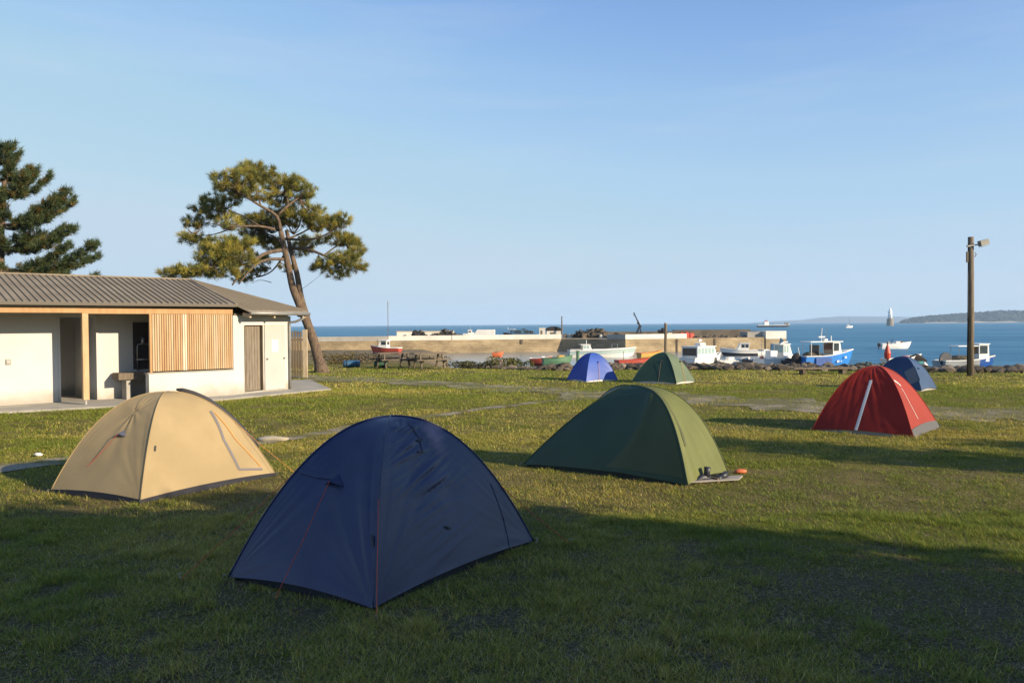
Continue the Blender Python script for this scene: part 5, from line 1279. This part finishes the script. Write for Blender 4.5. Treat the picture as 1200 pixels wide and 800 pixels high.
def bundle(px, py, w, h, m, label, seed):
    q = at(px, py, 0); e = empty('canvas_bundle', q, label, 'bundle', None, R(14))
    vs = []; fs = []; n_ = 12
    for i in range(13):
        x = -w / 2 + w * i / 12; r_ = h / 2 * (1 - .25 * abs(i / 6 - 1) ** 6) * (1 + .04 * math.sin(i * 2.3))
        for k in range(n_): a = 2 * math.pi * k / n_; vs.append((x, r_ * 1.15 * math.cos(a), h / 2 + r_ * math.sin(a)))
    fs = [(i * n_ + k, i * n_ + (k + 1) % n_, (i + 1) * n_ + (k + 1) % n_, (i + 1) * n_ + k) for i in range(12) for k in range(n_)]; fs += [tuple(range(n_ - 1, -1, -1)), tuple(12 * n_ + k for k in range(n_))]
    MB().add(vs, fs).build('cover', m, e, smooth=True)
    for k in (-.28, .28):
        MB().tube([(w * k + .0, h / 2 * 1.22 * math.cos(a), h / 2 + h / 2 * 1.04 * math.sin(a)) for a in np.linspace(0, 2 * math.pi, 15)], .012, 5).build('strap', M['tapedark'], e)
bundle(412, 430.5, .80, .36, BB2 if False else mat('bundle_blue', (.03, .10, .20), .6), 'small rolled blue canvas bundle lying on the grass near the pine', 1)
bundle(446, 430.5, .62, .34, mat('bundle_green', (.02, .07, .04), .6), 'small rolled green canvas bundle in front of the picnic table', 2)
q = at(962, 438.5, 0)
t = empty('low_bench', q, 'long low grey wooden bench in front of the rocks below the blue boat', 'bench', None, R(4))
MB().box((0, -.12, .24), (2.35, .20, .06)).box((0, .12, .24), (2.35, .20, .06)).build('seat', M['postwood'], t)
for k in (-.75, .85): MB().box((k, 0, .105), (.12, .38, .21)).build('leg', M['oldwood'], t)
# posts by the small tents
q = atY(780, 400, 52); q.z = -1.6
t = empty('mooring_pole', q, 'tall dark mooring pole rising behind the bottle green tent', 'pole')
MB().tube([(0, 0, -.5), (0, 0, 3.62)], [.11, .09], 10).build('shaft', M['postwood'], t); MB().tube([(0, 0, 3.62), (0, 0, 3.70)], [.10, .06], 10).build('cap', M['zinc'], t)
q = atY(677, 410, 60); q.z = -2.2
t = empty('green_post', q, 'short dark green post behind the bright blue tent', 'post')
MB().tube([(0, 0, -.4), (0, 0, 2.18)], .12, 10).build('shaft', M['boatgreen'], t); MB().box((0, 0, 2.2), (.28, .28, .08)).build('cap', M['boatgreen'], t)
# gear by the shore behind the small dark blue tent
q = atY(1040, 420, 37); gz = -.25
t = empty('marker_buoy', (q.x, q.y, gz), 'red marker buoy standing upright on the shore behind the slate blue tent', 'buoy')
MB().lathe([(.02, .55), (.13, .62), (.15, .85), (.10, 1.05), (.03, 1.25)], (0, 0, 0), 12).build('float', M['redplastic'], t); MB().tube([(0, 0, 0), (0, 0, 1.35)], .025, 6).build('staff', M['boatdark'], t)
q = atY(1058, 420, 37)
boat('dinghy', 'white dinghy with a red stripe pulled up behind the slate blue tent', 1056, 421, 12, 1.7, .8, .45, 'boatwhite', [('box', 0, 0, .25, .2, .7, .1, 'fencepale', 'bench'), ('lump', (.2, 0, .45), (.25, .25, .15), 'redplastic', 'fender')], rim='boatwhite', z=-.15, dist=37.5)
q = atY(1074, 420, 37.5)
tag(MB().lump((q.x, q.y, -.1), (.45, .4, .55), 31, .4, 2).build('net_heap', M['net']), 'dark net heap on the shore above the slate blue tent', 'net heap')
q = atY(1078, 423, 37)
tag(MB().box((q.x, q.y, .0), (.30, .25, .42)).build('fish_crate', mat('crate_turquoise', (.05, .28, .27), .5)), 'turquoise fish crate beside the dark net heap on the shore', 'crate')
q = atY(1083.5, 424, 36.5)
tag(MB().lathe([(.13, -.3), (.15, -.2), (.15, .05), (.08, .13), (.05, .2)], (q.x, q.y, 0), 12).build('plastic_drum', M['boatwhite'], smooth=True), 'white plastic drum on the rocks right of the slate blue tent', 'drum')
# ------------------------------------------------------------------ trees standing to the right of the frame, whose shade crosses the lawn
SH = Vector((.862, -.507, 0)).normalized(); LT = Vector((.507, .862, 0)).normalized()
def shade_tree(name, t, lat, w, h, label, n_=2600, size=.30, trunk=.12, seed=1, base=(.045, .06, .022), shape='column', z0=0.0):
    q = SH * t + LT * lat; rg = np.random.default_rng(seed)
    e = empty(name, (q.x, q.y, 0), label, 'tree', 'trees right of the lawn')
    P = []
    while len(P) < n_:
        zz = rg.uniform(0, 1)
        if shape == 'column': rr_ = w / 2 * min(1, 6 * (1 - zz)) ** .7 * min(1, .75 + zz * 3)
        else: rr_ = w / 2 * math.sqrt(max(0, 1 - (zz * 2 - 1) ** 2)) ** .6
        a = rg.uniform(0, 2 * math.pi); r_ = rr_ * math.sqrt(rg.uniform(.05, 1)) * (1 + .12 * math.sin(a * 3 + zz * 9))
        P.append((r_ * math.cos(a), r_ * math.sin(a), z0 + zz * (h - z0)))
    P = np.asarray(P) + rg.normal(0, .20, (len(P), 3))
    V, F, m = leaves(P, size, rg)
    np_mesh('crown', V, F, LEAF, tints(base, .25, m, 4, rg), e)
    MB().tube([(0, 0, -.1), (.05, 0, h * .5), (0, 0, h * .9)], [trunk, trunk * .7, .02], 8).build('trunk', M['bark'], e)
TN = math.tan(SUN_EL)
shade_tree('broadleaf_tree', 13, 3.0, 6.2, 8.2, 'broad leafy tree off to the right of the lawn', 9000, .34, .25, 1, shape='round')
shade_tree('broadleaf_tree', 13, -2.4, 6.5, 8.6, 'broad leafy tree behind the place the picture is taken from', 9000, .34, .25, 2, shape='round')
shade_tree('broadleaf_tree', 15, -8, 6.5, 8.8, 'broad leafy tree farthest behind the lawn', 8000, .36, .25, 3, shape='round')
shade_tree('clipped_hedge', 11, 6.35, 2.9, (11 + 7.1) * TN, 'tall clipped evergreen right of the lawn', 11000, .26, .12, 4)
shade_tree('clipped_hedge', 10.5, 4.0, 3.4, (11 + 9.5) * TN, 'tall clipped evergreen beside the broad leafy tree', 13000, .28, .12, 7)
shade_tree('slim_cypress', 12, 13.45, 1.55, (12 + 5.0) * TN, 'slim columnar cypress right of the lawn', 4500, .22, .10, 5)
shade_tree('slim_cypress', 12, 15.5, 1.0, (12 - .3) * TN, 'shorter slim columnar cypress right of the lawn', 3000, .20, .10, 6)

# ------------------------------------------------------------------ grass blades
def in_poly(x, y, poly):
    r_ = np.zeros(len(x), bool); n_ = len(poly); j = n_ - 1
    for i in range(n_):
        xi, yi = poly[i]; xj, yj = poly[j]
        c = ((yi > y) != (yj > y)) & (x < (xj - xi) * (y - yi) / (yj - yi + 1e-12) + xi); r_ ^= c; j = i
    return r_
def near_line(x, y, P):
    d = np.full(len(x), 1e9)
    for a, b in zip(P, P[1:]):
        ax, ay, bx_, by_ = a.x, a.y, b.x, b.y; L2 = (bx_ - ax) ** 2 + (by_ - ay) ** 2
        t = np.clip(((x - ax) * (bx_ - ax) + (y - ay) * (by_ - ay)) / L2, 0, 1)
        d = np.minimum(d, np.hypot(x - ax - t * (bx_ - ax), y - ay - t * (by_ - ay)))
    return d
VS = []; TS = []
def sow(n_, y0, y1, hgt, wd, lean, margin=.75, clump=.5, dry=0):
    u = rng.random(n_); y = (y0 ** 2 + u * (y1 ** 2 - y0 ** 2)) ** .5
    x = (rng.random(n_) * 2 - 1) * (y * .66 + margin)
    # clumping
    g = fbm(x, y, .55) * .6 + fbm(x + 9, y, .16) * .4; nearf = np.clip((10.5 - y) / 4.5, 0, 1); gt = fbm(x + 3, y + 8, .20) * .65 + g * .35
    keep = rng.random(n_) < np.clip((g - .30) / .30, .04, 1) * (1 - nearf) + nearf * np.clip((gt - .36) / .18, .10, 1)
    if dry: keep[:] = True
    bare = fbm(x + 40, y - 11, 1.6) + .07 * np.clip((6.4 - y) / 2.0, -.4, 1); keep &= ((rng.random(n_) > np.clip((bare - .54) / .14, 0, .80)) | (dry == 1))
    keep &= y < edgeY(x) + .25
    for poly in TENT_FOOT: keep &= ~in_poly(x, y, [(p_[0], p_[1]) for p_ in poly])
    keep &= ~in_poly(x, y, PAD)
    dt = near_line(x, y, TRACKP); keep &= (dt > 1.1 + .5 * (fbm(x, y, 1.3) - .5) * 2) | (rng.random(n_) < .35 + .5 * fbm(x, y, .7))
    dpv = near_line(x, y, PAVEP); keep &= (dpv > .26 + .22 * (fbm(x, y, .8) - .5) * 2) | (rng.random(n_) < .30)
    x = x[keep]; y = y[keep]; m = len(x)
    lush = fbm(x - 20, y + 5, 3.2); lush2 = fbm(x + 77, y, .9)
    # the strip by the washhouse is longer and greener
    bank = np.clip(1 - np.abs(near_line(x, y, [Vector((-14, 18.5, 0)), Vector((-7, 20.4, 0)), Vector((-1, 22.5, 0))]) / 2.2), 0, 1)
    h = hgt * rng.uniform(.45, 1.25, m) * (.75 + .6 * lush2 + .5 * bank)
    tus = fbm(x * 1.0 + 13, y + 29, .22) > .63; h = h * np.where(tus, 1.75, 1.0)
    a = rng.random(m) * 2 * np.pi; ln = lean * rng.uniform(.2, 1.3, m)
    z = ground_z(x, y)
    base = np.stack([x, y, z + (.006 if dry else -.005)], 1); tip = base + np.stack([np.cos(a) * ln * h, np.sin(a) * ln * h, h], 1)
    w = wd * rng.uniform(.6, 1.3, m); s_ = np.stack([-np.sin(a), np.cos(a), np.zeros(m)], 1) * w[:, None]
    VS.append(np.stack([base - s_, base + s_, tip], 1).reshape(-1, 3))
    k = rng.random(m)
    dryp = np.clip((.56 - lush) * 2.4 + .10 - .5 * bank, .04, .75)
    green_ = np.array([.140, .168, .024]); yel_ = np.array([.29, .245, .045]); straw = np.array([.37, .30, .11])
    c = np.where((k < dryp * .32)[:, None], straw, np.where((k < dryp * 1.1)[:, None], yel_, green_))
    if dry: c = np.where((k < .6)[:, None], np.array([.24, .19, .115]), np.array([.12, .09, .058])) * np.ones((m, 1))
    c = c * (1.40 + .35 * np.clip((y - 16) / 14, 0, 1))[:, None] * rng.uniform(.65, 1.35, (m, 1)) * (1 + rng.normal(0, .05, (m, 3)))
    TS.append(np.repeat(np.clip(c, .005, .6), 3, 0))
if not globals().get('NOGRASS'):
    sow(560000, 4.0, 8.5, .034, .0030, 1.5)
    sow(460000, 7.5, 15, .031, .0045, 1.4)
    sow(420000, 13, 26, .036, .0075, 1.2)
    sow(300000, 24, 45, .042, .016, 1.1)
    sow(170000, 4.0, 11, .006, .0032, 7.0, dry=1)
    V = np.concatenate(VS); T = np.concatenate(TS)
    g = np_mesh('grass', V, np.arange(len(V)).reshape(-1, 3), attr_mat('grass_blades', .6, .35, .25), T)
    tag(g, 'short worn grass covering the camping field', 'grass', kind='stuff')

# ------------------------------------------------------------------ haze
hz = bpy.data.materials.new('sea_haze'); hz.use_nodes = True; n = hz.node_tree.nodes; l = hz.node_tree.links
n.remove(n['Principled BSDF']); pv = n.new('ShaderNodeVolumePrincipled'); pv.inputs['Color'].default_value = (.62, .80, 1.0, 1)
pv.inputs['Density'].default_value = HAZE_DENSITY; pv.inputs['Anisotropy'].default_value = .0
l.new(pv.outputs[0], n['Material Output'].inputs['Volume'])
if HAZE_DENSITY > 0:
    hb = MB().box((0, 0, 0), (1, 1, 1)).build('haze', hz, kind='stuff')
    zb, zt_ = -7.0, 75.0
    hb.location = (0, 4000, (zb + zt_) / 2); hb.scale = (42000, 33000, zt_ - zb)
    tag(hb, 'thin pale sea haze over the bay', 'haze')
